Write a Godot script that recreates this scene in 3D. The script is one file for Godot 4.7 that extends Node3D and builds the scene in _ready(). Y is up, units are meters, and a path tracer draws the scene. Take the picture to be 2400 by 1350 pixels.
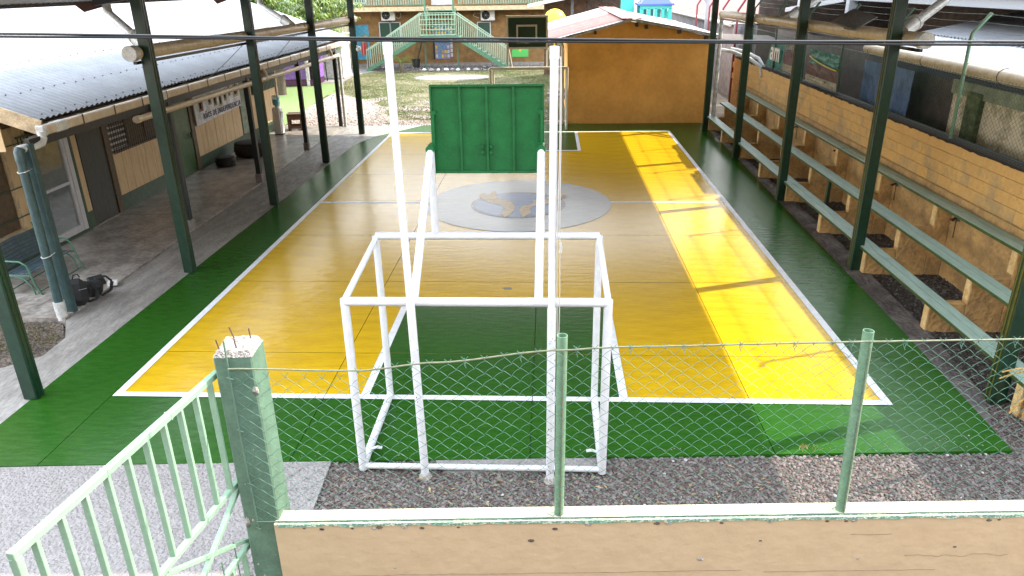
extends Node3D

# ---------------------------------------------------------------- mesh builder
class B:
	var st := SurfaceTool.new()
	var n := 0
	func _init():
		st.begin(Mesh.PRIMITIVE_TRIANGLES)
	func v(p: Vector3, nn: Vector3):
		st.set_normal(nn)
		st.add_vertex(p)
	func tri(a: Vector3, b: Vector3, c: Vector3):      # counter-clockwise seen from outside
		var nn := (b - a).cross(c - a)
		if nn.length_squared() < 1e-16:
			return
		nn = nn.normalized()
		v(a, nn)
		v(c, nn)
		v(b, nn)
		n += 1
	func quad(a: Vector3, b: Vector3, c: Vector3, d: Vector3):
		tri(a, b, c)
		tri(a, c, d)
	func quadn(a: Vector3, b: Vector3, c: Vector3, d: Vector3, na: Vector3, nb: Vector3, nc: Vector3, nd: Vector3):
		v(a, na)
		v(c, nc)
		v(b, nb)
		v(a, na)
		v(d, nd)
		v(c, nc)
		n += 2
	func quado(a: Vector3, b: Vector3, c: Vector3, d: Vector3, ctr: Vector3):
		var nn := (b - a).cross(c - a)
		if nn.dot((a + b + c + d) * 0.25 - ctr) < 0.0:
			quad(a, d, c, b)
		else:
			quad(a, b, c, d)
	func trio(a: Vector3, b: Vector3, c: Vector3, ctr: Vector3):
		if (b - a).cross(c - a).dot((a + b + c) / 3.0 - ctr) < 0.0:
			tri(a, c, b)
		else:
			tri(a, b, c)
	func box(c: Vector3, s: Vector3, bs := Basis(), bev := 0.0):
		var h := s * 0.5
		if bev <= 0.0:
			var k := []
			for i in 8:
				k.append(c + bs * Vector3(h.x if i & 1 else -h.x, h.y if i & 2 else -h.y, h.z if i & 4 else -h.z))
			for f in [[0, 1, 3, 2], [4, 5, 7, 6], [0, 1, 5, 4], [2, 3, 7, 6], [0, 2, 6, 4], [1, 3, 7, 5]]:
				quado(k[f[0]], k[f[1]], k[f[2]], k[f[3]], c)
			return
		var b := minf(bev, minf(h.x, minf(h.y, h.z)) * 0.9)
		var q := {}
		for i in 8:
			var sg := Vector3(1 if i & 1 else -1, 1 if i & 2 else -1, 1 if i & 4 else -1)
			for ax in 3:
				var w := h - Vector3(b, b, b)
				w[ax] = h[ax]
				q[i * 3 + ax] = c + bs * (w * sg)
		for ax in 3:
			var o1 := 1 << ((ax + 1) % 3)
			var o2 := 1 << ((ax + 2) % 3)
			for sd in 2:
				var b0 := (1 << ax) if sd else 0
				quado(q[b0 * 3 + ax], q[(b0 | o1) * 3 + ax], q[(b0 | o1 | o2) * 3 + ax], q[(b0 | o2) * 3 + ax], c)
			var a1 := (ax + 1) % 3
			var a2 := (ax + 2) % 3
			for m in 4:
				var e := (o1 if m & 1 else 0) | (o2 if m & 2 else 0)
				var e2 := e | (1 << ax)
				quado(q[e * 3 + a1], q[e2 * 3 + a1], q[e2 * 3 + a2], q[e * 3 + a2], c)
		for i in 8:
			trio(q[i * 3], q[i * 3 + 1], q[i * 3 + 2], c)
	func bar(p: Vector3, q: Vector3, w: float, t: float, up := Vector3.UP, bev := 0.0):   # w across, t along up
		var d := (q - p)
		var z := d.normalized()
		var u := up
		if absf(z.dot(u)) > 0.98:
			u = Vector3.RIGHT
		var x := u.cross(z).normalized()
		var y := z.cross(x)
		box((p + q) * 0.5, Vector3(w, t, d.length()), Basis(x, y, z), bev)
	func tube(path: Array, r: float, seg := 10, caps := true, r1 := -1.0):
		var m := path.size()
		var rings := []
		var norms := []
		var prev := Vector3.ZERO
		for i in m:
			var d: Vector3
			if i == 0:
				d = path[1] - path[0]
			elif i == m - 1:
				d = path[m - 1] - path[m - 2]
			else:
				d = (path[i + 1] - path[i]).normalized() + (path[i] - path[i - 1]).normalized()
			d = d.normalized()
			var x: Vector3
			if prev == Vector3.ZERO:
				x = d.cross(Vector3.UP if absf(d.y) < 0.9 else Vector3.RIGHT).normalized()
			else:
				x = (prev - d * prev.dot(d)).normalized()
			prev = x
			var y := d.cross(x)
			var rr := r if r1 < 0.0 else lerpf(r, r1, float(i) / (m - 1))
			var ring := []
			var nr := []
			for j in seg:
				var a := TAU * j / seg
				var nn := x * cos(a) + y * sin(a)
				nr.append(nn)
				ring.append(path[i] + nn * rr)
			rings.append(ring)
			norms.append(nr)
		for i in m - 1:
			for j in seg:
				var k := (j + 1) % seg
				quadn(rings[i][j], rings[i][k], rings[i + 1][k], rings[i + 1][j], norms[i][j], norms[i][k], norms[i + 1][k], norms[i + 1][j])
		if caps:
			for j in seg:
				var k := (j + 1) % seg
				tri(path[0], rings[0][k], rings[0][j])
				tri(path[m - 1], rings[m - 1][j], rings[m - 1][k])
	func pipe_end(p: Vector3, d: Vector3, r: float, ri: float, depth := 0.15, seg := 12):   # open pipe mouth: rim and inner bore
		d = d.normalized()
		var x := d.cross(Vector3.UP if absf(d.y) < 0.9 else Vector3.RIGHT).normalized()
		var y := d.cross(x)
		for j in seg:
			var a := TAU * j / seg
			var b := TAU * (j + 1) / seg
			var na := x * cos(a) + y * sin(a)
			var nb := x * cos(b) + y * sin(b)
			quad(p + na * r, p + nb * r, p + nb * ri, p + na * ri)
			quadn(p + na * ri, p + nb * ri, p + nb * ri - d * depth, p + na * ri - d * depth, -na, -nb, -nb, -na)
			tri(p - d * depth, p + na * ri - d * depth, p + nb * ri - d * depth)
	func lathe(prof: Array, seg := 20, o := Vector3.ZERO, bs := Basis()):     # prof: Vector2(radius, height), bottom to top on the outside
		var pn := []
		for i in prof.size():
			var t: Vector2
			if i == 0:
				t = prof[1] - prof[0]
			elif i == prof.size() - 1:
				t = prof[i] - prof[i - 1]
			else:
				t = (prof[i + 1] - prof[i]).normalized() + (prof[i] - prof[i - 1]).normalized()
			t = t.normalized()
			pn.append(Vector2(t.y, -t.x))
		for i in prof.size() - 1:
			for j in seg:
				var a := TAU * j / seg
				var b := TAU * (j + 1) / seg
				var P := func(k: int, an: float) -> Vector3: return o + bs * Vector3(prof[k].x * cos(an), prof[k].y, prof[k].x * sin(an))
				var N := func(k: int, an: float) -> Vector3: return (bs * Vector3(pn[k].x * cos(an), pn[k].y, pn[k].x * sin(an))).normalized()
				quadn(P.call(i, a), P.call(i + 1, a), P.call(i + 1, b), P.call(i, b), N.call(i, a), N.call(i + 1, a), N.call(i + 1, b), N.call(i, b))
	func prism(poly: PackedVector2Array, y0: float, y1: float, sides := true):      # poly in x,z
		var t := Geometry2D.triangulate_polygon(poly)
		for i in range(0, t.size(), 3):
			var a := Vector3(poly[t[i]].x, y1, poly[t[i]].y)
			var b := Vector3(poly[t[i + 1]].x, y1, poly[t[i + 1]].y)
			var c := Vector3(poly[t[i + 2]].x, y1, poly[t[i + 2]].y)
			trio(a, b, c, Vector3(a.x, y1 - 1.0, a.z))
			if sides:
				var dn := Vector3(0, y0 - y1, 0)
				trio(a + dn, b + dn, c + dn, Vector3(a.x, y0 + 1.0, a.z))
		if sides:
			var cw := Geometry2D.is_polygon_clockwise(poly)
			for i in poly.size():
				var p := poly[i]
				var q := poly[(i + 1) % poly.size()]
				var a := Vector3(p.x, y0, p.y)
				var b := Vector3(q.x, y0, q.y)
				var c := Vector3(q.x, y1, q.y)
				var d := Vector3(p.x, y1, p.y)
				if cw:
					quad(a, b, c, d)
				else:
					quad(a, d, c, b)
	func plate(poly: Array, thick: Vector3):        # flat polygon of Vector3 (convex or triangulable in its plane), extruded by thick
		var nn := thick.normalized()
		var ux: Vector3 = (poly[1] - poly[0]).normalized()
		var uy := nn.cross(ux)
		var p2 := PackedVector2Array()
		for p in poly:
			p2.append(Vector2((p - poly[0]).dot(ux), (p - poly[0]).dot(uy)))
		var t := Geometry2D.triangulate_polygon(p2)
		var ctr := Vector3.ZERO
		for p in poly:
			ctr += p
		ctr = ctr / poly.size() + thick * 0.5
		for i in range(0, t.size(), 3):
			trio(poly[t[i]], poly[t[i + 1]], poly[t[i + 2]], poly[t[i]] + thick)
			trio(poly[t[i]] + thick, poly[t[i + 1]] + thick, poly[t[i + 2]] + thick, poly[t[i]])
		var area := 0.0
		for i in p2.size():
			area += p2[i].cross(p2[(i + 1) % p2.size()])
		for i in poly.size():
			var a: Vector3 = poly[i]
			var b: Vector3 = poly[(i + 1) % poly.size()]
			if area > 0.0:
				quad(a, b, b + thick, a + thick)
			else:
				quad(a, a + thick, b + thick, b)
	func corr(o: Vector3, A: Vector3, la: float, D: Vector3, ld: float, pitch: float, amp: float, rough := 0.0, sd := 1):   # corrugated sheet
		var N := A.cross(D).normalized()
		if N.y < 0.0:
			N = -N
		var steps := int(la / pitch * 6.0)
		var nd := 3
		var nz := FastNoiseLite.new()
		nz.seed = sd
		nz.frequency = 0.6
		var row := func(i: int, j: int) -> Vector3:
			var s := la * i / steps
			var t := ld * j / nd
			return o + A * s + D * t + N * (amp * cos(TAU * s / pitch) + rough * nz.get_noise_2d(s, t))
		var nrm := func(i: int) -> Vector3:
			var s := la * i / steps
			return (N + A * (amp * TAU / pitch * sin(TAU * s / pitch))).normalized()
		for i in steps:
			for j in nd:
				var a: Vector3 = row.call(i, j)
				var b: Vector3 = row.call(i + 1, j)
				var c: Vector3 = row.call(i + 1, j + 1)
				var d: Vector3 = row.call(i, j + 1)
				var n0: Vector3 = nrm.call(i)
				var n1: Vector3 = nrm.call(i + 1)
				if (b - a).cross(d - a).dot(N) > 0.0:
					quadn(a, b, c, d, n0, n1, n1, n0)
				else:
					quadn(a, d, c, b, n0, n0, n1, n1)
	func mesh() -> ArrayMesh:
		return st.commit()

# ---------------------------------------------------------------- naming and tagging
var used := {}
var org := {}
var M := {}
var rng := RandomNumberGenerator.new()

func numbered(parent: Node, called: String) -> String:
	var key := str(parent.get_instance_id()) + called
	used[key] = used.get(key, -1) + 1
	return called if used[key] == 0 else "%s_%03d" % [called, used[key]]

func tag(o: Node, label: String, category := "", group := "", kind := "") -> Node:
	if label: o.set_meta("label", label)
	if category: o.set_meta("category", category)
	if group: o.set_meta("group", group)
	if kind: o.set_meta("kind", kind)
	return o

func thing(called: String, at: Vector3, label: String, category: String, group := "", local := false) -> Node3D:
	var o := Node3D.new()
	o.name = numbered(self, called)
	add_child(o)
	o.position = at
	org[o] = Vector3.ZERO if local else at
	tag(o, label, category, group)
	return o

func obj(called: String, b, m: Material, parent: Node = self) -> MeshInstance3D:
	var o := MeshInstance3D.new()
	o.name = numbered(parent, called)
	o.mesh = b.mesh() if b is B else b
	o.material_override = m
	parent.add_child(o)
	if parent != self:
		o.position = -org.get(parent, Vector3.ZERO)
		org[o] = Vector3.ZERO
	return o

func struct(called: String, b, m: Material, parent: Node = self) -> MeshInstance3D:
	var o := obj(called, b, m, parent)
	if parent == self:
		o.set_meta("kind", "structure")
	return o

func dup(src: Node3D, at: Vector3, turn: float, label: String, group: String, called: String) -> Node3D:
	var r: Node3D = src.duplicate()
	r.name = numbered(self, called)
	add_child(r)
	r.position = at
	r.rotation.y = turn
	r.set_meta("label", label)
	if group: r.set_meta("group", group)
	return r

func scatter(called: String, mesh: Mesh, xf: Array, m: Material, parent: Node = self, cols := []) -> MultiMeshInstance3D:
	var mm := MultiMesh.new()
	mm.transform_format = MultiMesh.TRANSFORM_3D
	mm.use_colors = cols.size() > 0
	mm.mesh = mesh
	mm.instance_count = xf.size()
	for i in xf.size():
		mm.set_instance_transform(i, xf[i])
		if cols.size() > 0:
			mm.set_instance_color(i, cols[i])
	var o := MultiMeshInstance3D.new()
	o.name = numbered(parent, called)
	o.multimesh = mm
	o.material_override = m
	parent.add_child(o)
	if parent != self:
		o.position = -org.get(parent, Vector3.ZERO)
	o.set_meta("kind", "stuff")
	return o

# ---------------------------------------------------------------- materials
func L(r: float, g: float, b: float) -> Color:        # a linear, real-world base colour
	return Color(r, g, b).linear_to_srgb()

func noise(sd: int, f: float, oct := 4, type := FastNoiseLite.TYPE_SIMPLEX_SMOOTH) -> FastNoiseLite:
	var n := FastNoiseLite.new()
	n.seed = sd
	n.frequency = f
	n.noise_type = type
	n.fractal_octaves = oct
	return n

func two(a: Color, b: Color, sd: int, f1: float, f2: float, mid := 0.5, gain := 2.0, w2 := 0.4, size := 256, spots = null) -> ImageTexture:
	var i1 := noise(sd, f1, 5).get_seamless_image(size, size)
	var i2 := noise(sd + 7, f2, 3).get_seamless_image(size, size)
	i1.convert(Image.FORMAT_L8)
	i2.convert(Image.FORMAT_L8)
	var d1 := i1.get_data()
	var d2 := i2.get_data()
	var out := PackedByteArray()
	out.resize(size * size * 3)
	var r := RandomNumberGenerator.new()
	r.seed = sd
	for i in size * size:
		var t := clampf((d1[i] / 255.0 * (1.0 - w2) + d2[i] / 255.0 * w2 - mid) * gain + 0.5, 0.0, 1.0)
		var c := a.lerp(b, t)
		if spots != null and r.randf() < spots[1]:
			c = c.lerp(spots[0], r.randf_range(0.4, 1.0))
		out[i * 3] = int(c.r * 255.0)
		out[i * 3 + 1] = int(c.g * 255.0)
		out[i * 3 + 2] = int(c.b * 255.0)
	return ImageTexture.create_from_image(Image.create_from_data(size, size, false, Image.FORMAT_RGB8, out))

var nrm_cache := {}
func nrm(sd: int, f: float, bump: float, type := FastNoiseLite.TYPE_SIMPLEX_SMOOTH) -> NoiseTexture2D:
	var key := "%d %f %f %d" % [sd, f, bump, type]
	if not nrm_cache.has(key):
		var t := NoiseTexture2D.new()
		t.width = 256
		t.height = 256
		t.seamless = true
		t.as_normal_map = true
		t.bump_strength = bump
		t.noise = noise(sd, f, 4, type)
		nrm_cache[key] = t
	return nrm_cache[key]

func mat(key: String, tex, rough: float, scale := 1.0, n = null, nscale := 0.4, metal := 0.0, sc3 = null) -> StandardMaterial3D:
	var m := StandardMaterial3D.new()
	if tex is Color:
		m.albedo_color = tex
	else:
		m.albedo_texture = tex
	m.roughness = rough
	m.metallic = metal
	m.uv1_triplanar = true
	m.uv1_world_triplanar = true
	m.uv1_scale = sc3 if sc3 != null else Vector3.ONE * scale
	if n != null:
		m.normal_enabled = true
		m.normal_texture = n
		m.normal_scale = nscale
	M[key] = m
	return m

var greys := {}
func grey(vary: float, speck: bool) -> ImageTexture:      # a shared pale grain that multiplies a paint's colour
	var q := 0.1 if vary < 0.15 else (0.2 if vary < 0.24 else 0.32)
	var key := "%.2f %s" % [q, speck]
	if not greys.has(key):
		greys[key] = two(Color.WHITE.darkened(q), Color.WHITE, 200 + greys.size(), 0.010, 0.06, 0.5, 1.5, 0.45, 512, [Color.WHITE.darkened(q * 1.6), 0.0008] if speck else null)
	return greys[key]

func paint_mat(key: String, c: Color, rough := 0.5, vary := 0.12, scale := 1.0, _sd := 1, nscale := 0.25, spots = null) -> StandardMaterial3D:
	var m := mat(key, grey(vary, spots != null), rough, scale, nrm(3, 0.03, 3.0), nscale)
	m.albedo_color = c
	return m

func make_materials():
	mat("green_floor", two(L(0.01403, 0.06512, 0.0068), L(0.02465, 0.09504, 0.0112), 11, 0.012, 0.07, 0.5, 1.8, 0.5, 512, [L(0.0595, 0.1232, 0.04), 0.0012]), 0.25, 1.0, nrm(21, 0.018, 3.0), 0.22, 0.0, Vector3(0.45, 0.5, 1.9))
	mat("yellow_floor", two(L(0.4943, 0.293, 0.0072), L(0.5894, 0.3662, 0.009), 12, 0.01, 0.05, 0.5, 2.0, 0.4, 256, [L(0.4753, 0.293, 0.045), 0.003]), 0.21, 1.0, nrm(21, 0.018, 3.0), 0.22, 0.0, Vector3(0.35, 0.4, 1.7))
	mat("white_line", two(L(0.62, 0.63, 0.66), L(0.76, 0.77, 0.79), 13, 0.02, 0.09, 0.5, 2.0, 0.4), 0.32, 0.8, nrm(21, 0.02, 2.0), 0.1)
	mat("circle_white", two(L(0.3179, 0.3258, 0.3337), L(0.3815, 0.3894, 0.3973), 14, 0.015, 0.08), 0.25, 1.0, nrm(21, 0.018, 3.0), 0.22, 0.0, Vector3(0.4, 0.4, 1.8))
	mat("emblem_blue", two(L(0.06221, 0.1098, 0.2376), L(0.1089, 0.1812, 0.352), 15, 0.02, 0.1), 0.26, 1.0, nrm(21, 0.018, 3.0), 0.22, 0.0, Vector3(0.4, 0.4, 1.8))
	paint_mat("emblem_rim", L(0.34, 0.26, 0.27), 0.26, 0.3, 1.0)
	paint_mat("emblem_gold", L(0.589, 0.384, 0.12), 0.28, 0.3, 1.3)
	mat("joint", L(0.02, 0.02, 0.015), 0.9)
	mat("concrete", two(L(0.17, 0.155, 0.142), L(0.31, 0.29, 0.265), 31, 0.012, 0.09, 0.5, 2.0, 0.5, 512, [L(0.07, 0.065, 0.06), 0.008]), 0.6, 1.0, nrm(4, 0.05, 4.0), 0.25, 0.0, Vector3(0.55, 0.5, 0.16))
	mat("concrete_veranda", two(L(0.1458, 0.1256, 0.1106), L(0.4132, 0.3767, 0.3423), 32, 0.012, 0.06, 0.47, 1.9, 0.45, 512), 0.28, 0.25, nrm(4, 0.03, 3.0), 0.12)
	mat("concrete_light", two(L(0.22, 0.2, 0.193), L(0.31, 0.285, 0.277), 33, 0.02, 0.13, 0.5, 2.0, 0.6, 512, [L(0.13, 0.11, 0.10), 0.05]), 0.85, 0.6, nrm(5, 0.12, 8.0), 0.6)
	mat("curb", two(L(0.07, 0.06, 0.058), L(0.17, 0.15, 0.14), 34, 0.01, 0.07), 0.9, 0.5, nrm(5, 0.08, 6.0), 0.5)
	mat("soil", two(L(0.05, 0.038, 0.03), L(0.14, 0.11, 0.085), 35, 0.015, 0.1, 0.5, 2.5, 0.5), 0.95, 0.5, nrm(5, 0.1, 8.0), 0.8)
	paint_mat("earth", L(0.2, 0.17, 0.13), 0.95, 0.3, 0.2)
	mat("gravel_bed", two(L(0.07225, 0.0508, 0.04376), L(0.1878, 0.1346, 0.115), 37, 0.04, 0.15, 0.5, 3.0, 0.6), 0.95, 0.8, nrm(5, 0.12, 10.0), 1.0)
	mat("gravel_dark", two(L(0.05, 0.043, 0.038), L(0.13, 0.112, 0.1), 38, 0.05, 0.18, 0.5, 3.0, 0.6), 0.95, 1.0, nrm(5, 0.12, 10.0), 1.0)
	mat("lawn", two(L(0.0697, 0.07667, 0.0244), L(0.1882, 0.1638, 0.09758), 39, 0.012, 0.09, 0.52, 3.0, 0.4, 512), 0.95, 0.11, nrm(5, 0.12, 8.0), 0.8)
	mat("turf", two(L(0.14, 0.22, 0.07), L(0.20, 0.28, 0.10), 40, 0.05, 0.2), 0.9, 0.8, nrm(5, 0.15, 8.0), 0.6)
	mat("pebble_ground", two(L(0.26, 0.22, 0.19), L(0.46, 0.40, 0.36), 41, 0.05, 0.17, 0.5, 2.5, 0.6), 0.95, 0.8, nrm(5, 0.12, 8.0), 0.8)
	paint_mat("post_green", L(0.01, 0.045, 0.0242), 0.33, 0.25, 0.8, 51, 0.1)
	paint_mat("post_edge", L(0.10, 0.11, 0.012), 0.5, 0.3, 1.5, 52)
	paint_mat("dark_steel", L(0.010, 0.010, 0.010), 0.5, 0.3, 1.0, 53)
	paint_mat("inner_post", L(0.012, 0.022, 0.024), 0.4, 0.25, 1.0, 54)
	paint_mat("white_pipe", L(0.6687, 0.678, 0.7059), 0.33, 0.09, 1.2, 55, 0.1, [L(0.2322, 0.1858, 0.1486), 0.002])
	paint_mat("far_white", L(0.713, 0.667, 0.552), 0.45, 0.12, 1.2, 56, 0.1)
	paint_mat("board_green", L(0.0096, 0.135, 0.0357), 0.36, 0.16, 0.9, 57, 0.12, [L(0.04, 0.2, 0.085), 0.003])
	paint_mat("board_dark", L(0.008, 0.05, 0.020), 0.4, 0.2, 0.9, 58, 0.1)
	paint_mat("mint", L(0.226, 0.3599, 0.2511), 0.55, 0.14, 0.9, 59, 0.15)
	paint_mat("column_mint", L(0.1115, 0.1968, 0.1378), 0.6, 0.2, 0.8, 60, 0.15)
	paint_mat("post_mint", L(0.17, 0.30, 0.19), 0.45, 0.2, 1.5, 61, 0.2, [L(0.12, 0.06, 0.03), 0.004])
	paint_mat("wire_green", L(0.10, 0.25, 0.19), 0.4, 0.25, 3.0, 62, 0.0)
	paint_mat("wire_dark", L(0.028, 0.085, 0.065), 0.45, 0.25, 3.0, 63, 0.0)
	paint_mat("rebar", L(0.22, 0.24, 0.15), 0.6, 0.35, 4.0, 64, 0.4, [L(0.25, 0.1, 0.03), 0.15])
	paint_mat("rust", L(0.10, 0.05, 0.028), 0.75, 0.35, 4.0, 65)
	mat("rough_concrete", two(L(0.22, 0.19, 0.17), L(0.5, 0.46, 0.42), 66, 0.05, 0.2, 0.5, 3.0, 0.5), 0.95, 2.0, nrm(5, 0.12, 10.0), 1.2)
	mat("wall_cream", two(L(0.4365, 0.3168, 0.1935), L(0.4725, 0.3483, 0.216), 67, 0.008, 0.09, 0.5, 1.5, 0.3, 512, [L(0.342, 0.243, 0.144), 0.0012]), 0.85, 0.6, nrm(6, 0.04, 3.0), 0.25)
	mat("cap_cream", two(L(0.50, 0.46, 0.33), L(0.58, 0.54, 0.41), 68, 0.02, 0.1, 0.5, 1.5), 0.85, 0.8, nrm(6, 0.05, 4.0), 0.4)
	mat("flaked_green", two(L(0.13, 0.27, 0.20), L(0.55, 0.55, 0.42), 69, 0.03, 0.12, 0.55, 6.0, 0.5), 0.8, 1.5, nrm(6, 0.08, 6.0), 0.7)
	mat("orange_wall", two(L(0.7428, 0.3667, 0.08421), L(0.8834, 0.4659, 0.1159), 70, 0.008, 0.05, 0.5, 2.0, 0.35, 512, [L(0.502, 0.2577, 0.07484), 0.001]), 0.7, 0.2, nrm(6, 0.03, 3.0), 0.35)
	for k in 3:
		mat("block_%d" % k, two(L(0.42, 0.30, 0.15) if k == 0 else L(0.56, 0.345, 0.13), L(0.63, 0.385, 0.135), 71 + k, 0.01, 0.06, 0.47 + 0.03 * k, 2.2, 0.35, 256, [L(0.2, 0.14, 0.08), 0.004]), 0.85, 0.45, nrm(6, 0.06, 5.0), 0.6)
	paint_mat("block_joint", L(0.50, 0.30, 0.10), 0.9, 0.3, 0.6)
	mat("pier", two(L(0.351, 0.221, 0.0975), L(0.546, 0.338, 0.13), 76, 0.012, 0.07, 0.5, 2.4, 0.4, 256, [L(0.234, 0.156, 0.091), 0.004]), 0.85, 0.6, nrm(6, 0.06, 5.0), 0.6)
	mat("pier_front", two(L(0.546, 0.351, 0.13), L(0.728, 0.546, 0.286), 77, 0.02, 0.09), 0.85, 0.9, nrm(6, 0.06, 5.0), 0.5)
	mat("plank_seat", two(L(0.1895, 0.2808, 0.2317), L(0.2668, 0.3721, 0.3089), 78, 0.02, 0.06), 0.42, 1.0, nrm(7, 0.03, 2.0), 0.2, 0.0, Vector3(1.5, 1.5, 0.25))
	paint_mat("plank_edge", L(0.055, 0.10, 0.022), 0.6, 0.3, 1.0, 79)
	paint_mat("crack_line", L(0.324, 0.2295, 0.135), 0.9, 0.3, 2.0)
	mat("moss", two(L(0.010, 0.010, 0.008), L(0.05, 0.035, 0.02), 80, 0.05, 0.15), 0.95, 2.0, nrm(5, 0.12, 8.0), 1.0)
	mat("zinc", two(L(0.1976, 0.2052, 0.2204), L(0.2736, 0.2812, 0.2964), 81, 0.012, 0.06, 0.5, 2.0, 0.4, 256, [L(0.228, 0.228, 0.2432), 0.003]), 0.6, 0.4, nrm(7, 0.02, 2.0), 0.1, 0.0)
	paint_mat("lining", L(0.504, 0.4935, 0.483), 0.6, 0.3, 0.4)
	paint_mat("zinc_light", L(0.68, 0.69, 0.70), 0.5, 0.3, 0.4)
	paint_mat("roof_brown", L(0.16, 0.062, 0.045), 0.7, 0.3, 0.4)
	mat("roof_red", two(L(0.1764, 0.0576, 0.0442), L(0.2604, 0.1224, 0.102), 84, 0.02, 0.08), 0.6, 0.5, null, 0.0, 0.0, Vector3(0.4, 1, 2.0))
	paint_mat("roof_pink", L(0.33, 0.1554, 0.1302), 0.7, 0.3, 0.3)
	mat("pipe_cream", two(L(0.44, 0.35, 0.24), L(0.62, 0.53, 0.41), 86, 0.02, 0.08, 0.42, 2.0, 0.4, 256, [L(0.25, 0.17, 0.1), 0.012]), 0.5, 0.8)
	paint_mat("pvc_white", L(0.72, 0.72, 0.70), 0.4, 0.3, 0.9)
	mat("gutter_cream", two(L(0.46, 0.37, 0.27), L(0.60, 0.50, 0.38), 88, 0.02, 0.07, 0.5, 2.0, 0.4, 256, [L(0.25, 0.17, 0.1), 0.01]), 0.5, 0.7)
	paint_mat("fascia_cream", L(0.60, 0.45, 0.27), 0.6, 0.3, 0.7)
	for k in 3:
		mat("plank_%d" % k, two(L(0.50 - 0.03 * k, 0.355 - 0.022 * k, 0.19 - 0.012 * k), L(0.58, 0.42, 0.235), 90 + k, 0.02, 0.06, 0.5, 2.0, 0.4), 0.65, 1.0, nrm(7, 0.03, 2.0), 0.2, 0.0, Vector3(1.5, 0.3, 1.5))
	paint_mat("trim_green", L(0.028, 0.075, 0.034), 0.5, 0.25, 0.9, 94)
	paint_mat("ceiling", L(0.33, 0.27, 0.19), 0.7, 0.3, 0.5)
	paint_mat("trim_brown", L(0.12, 0.075, 0.038), 0.55, 0.25, 1.2, 95)
	paint_mat("door_olive", L(0.030, 0.032, 0.026), 0.5, 0.2, 0.8, 96)
	paint_mat("door_green", L(0.030, 0.10, 0.026), 0.4, 0.2, 0.8, 97)
	paint_mat("alu", L(0.532, 0.532, 0.56), 0.4, 0.1, 1.0, 98, 0.1)
	mat("glass_dark", L(0.045, 0.05, 0.058), 0.08, 1.0, null, 0.0)
	paint_mat("blind", L(0.11, 0.14, 0.18), 0.7, 0.3, 0.8)
	paint_mat("pipe_teal", L(0.045, 0.095, 0.10), 0.45, 0.25, 0.9, 100, 0.2, [L(0.35, 0.42, 0.4), 0.003])
	paint_mat("bench_slate", L(0.095, 0.1425, 0.171), 0.35, 0.25, 1.0, 101)
	paint_mat("bench_frame", L(0.07, 0.20, 0.13), 0.4, 0.25, 1.0, 102)
	paint_mat("black_cloth", L(0.0192, 0.0192, 0.0216), 0.85, 0.3, 4.0)
	paint_mat("rubber", L(0.022, 0.021, 0.021), 0.7, 0.3, 2.0)
	paint_mat("wood_brown", L(0.17, 0.09, 0.045), 0.7, 0.3, 2.0)
	paint_mat("print_white", L(0.725, 0.7375, 0.7875), 0.5, 0.3, 0.5)
	mat("ink_blue", L(0.02, 0.025, 0.075), 0.6)
	mat("photo_sepia", two(L(0.10, 0.09, 0.06), L(0.42, 0.37, 0.26), 107, 0.06, 0.2, 0.5, 3.5), 0.6, 3.0)
	paint_mat("photo_gold", L(0.50, 0.44, 0.22), 0.6, 0.3, 3.0)
	paint_mat("photo_red", L(0.36, 0.16, 0.13), 0.6, 0.3, 3.0)
	mat("plastic_white", L(0.66, 0.65, 0.63), 0.35)
	paint_mat("stair_green", L(0.085, 0.20, 0.12), 0.45, 0.2, 1.0, 110)
	paint_mat("stair_rail", L(0.34, 0.46, 0.33), 0.45, 0.2, 1.0, 111)
	paint_mat("far_wall", L(0.2992, 0.1615, 0.0525), 0.8, 0.3, 0.3)
	mat("far_green", L(0.012, 0.05, 0.03), 0.4)
	paint_mat("purple", L(0.27, 0.13, 0.5), 0.5, 0.3, 0.6)
	mat("purple_dark", L(0.06, 0.01, 0.05), 0.6)
	paint_mat("sky_blue", L(0.09, 0.38, 0.56), 0.7, 0.3, 0.7)
	mat("flag_red", L(0.42, 0.02, 0.03), 0.7)
	mat("flag_yellow", L(0.62, 0.42, 0.03), 0.7)
	mat("poster_green", L(0.08, 0.42, 0.09), 0.7)
	paint_mat("poster_lilac", L(0.33, 0.28, 0.48), 0.7, 0.3, 1.0)
	mat("play_teal", L(0.03, 0.32, 0.27), 0.45)
	mat("play_blue", L(0.045, 0.075, 0.50), 0.45)
	mat("play_yellow", L(0.62, 0.46, 0.02), 0.5)
	paint_mat("grey_wall", L(0.23, 0.23, 0.26), 0.85, 0.3, 0.4)
	paint_mat("dark_wall", L(0.11, 0.0836, 0.0704), 0.9, 0.3, 0.5)
	paint_mat("brown_wall", L(0.15, 0.085, 0.05), 0.85, 0.3, 0.5)
	mat("cream_stained", two(L(0.348, 0.2972, 0.1885), L(0.725, 0.638, 0.464), 119, 0.012, 0.06, 0.42, 3.0), 0.85, 0.5, nrm(6, 0.06, 4.0), 0.5)
	paint_mat("green_grey", L(0.288, 0.348, 0.252), 0.85, 0.3, 0.6)
	mat("mossy_post", two(L(0.04, 0.06, 0.015), L(0.14, 0.17, 0.08), 121, 0.02, 0.08), 0.9, 1.0)
	paint_mat("tarp_blue", L(0.06, 0.152, 0.3675), 0.6, 0.3, 1.0)
	mat("navy", L(0.012, 0.018, 0.045), 0.6)
	mat("banner_teal", two(L(0.02025, 0.1755, 0.1485), L(0.0405, 0.297, 0.2565), 123, 0.02, 0.08), 0.5, 0.8, nrm(7, 0.02, 5.0), 0.5)
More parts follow.
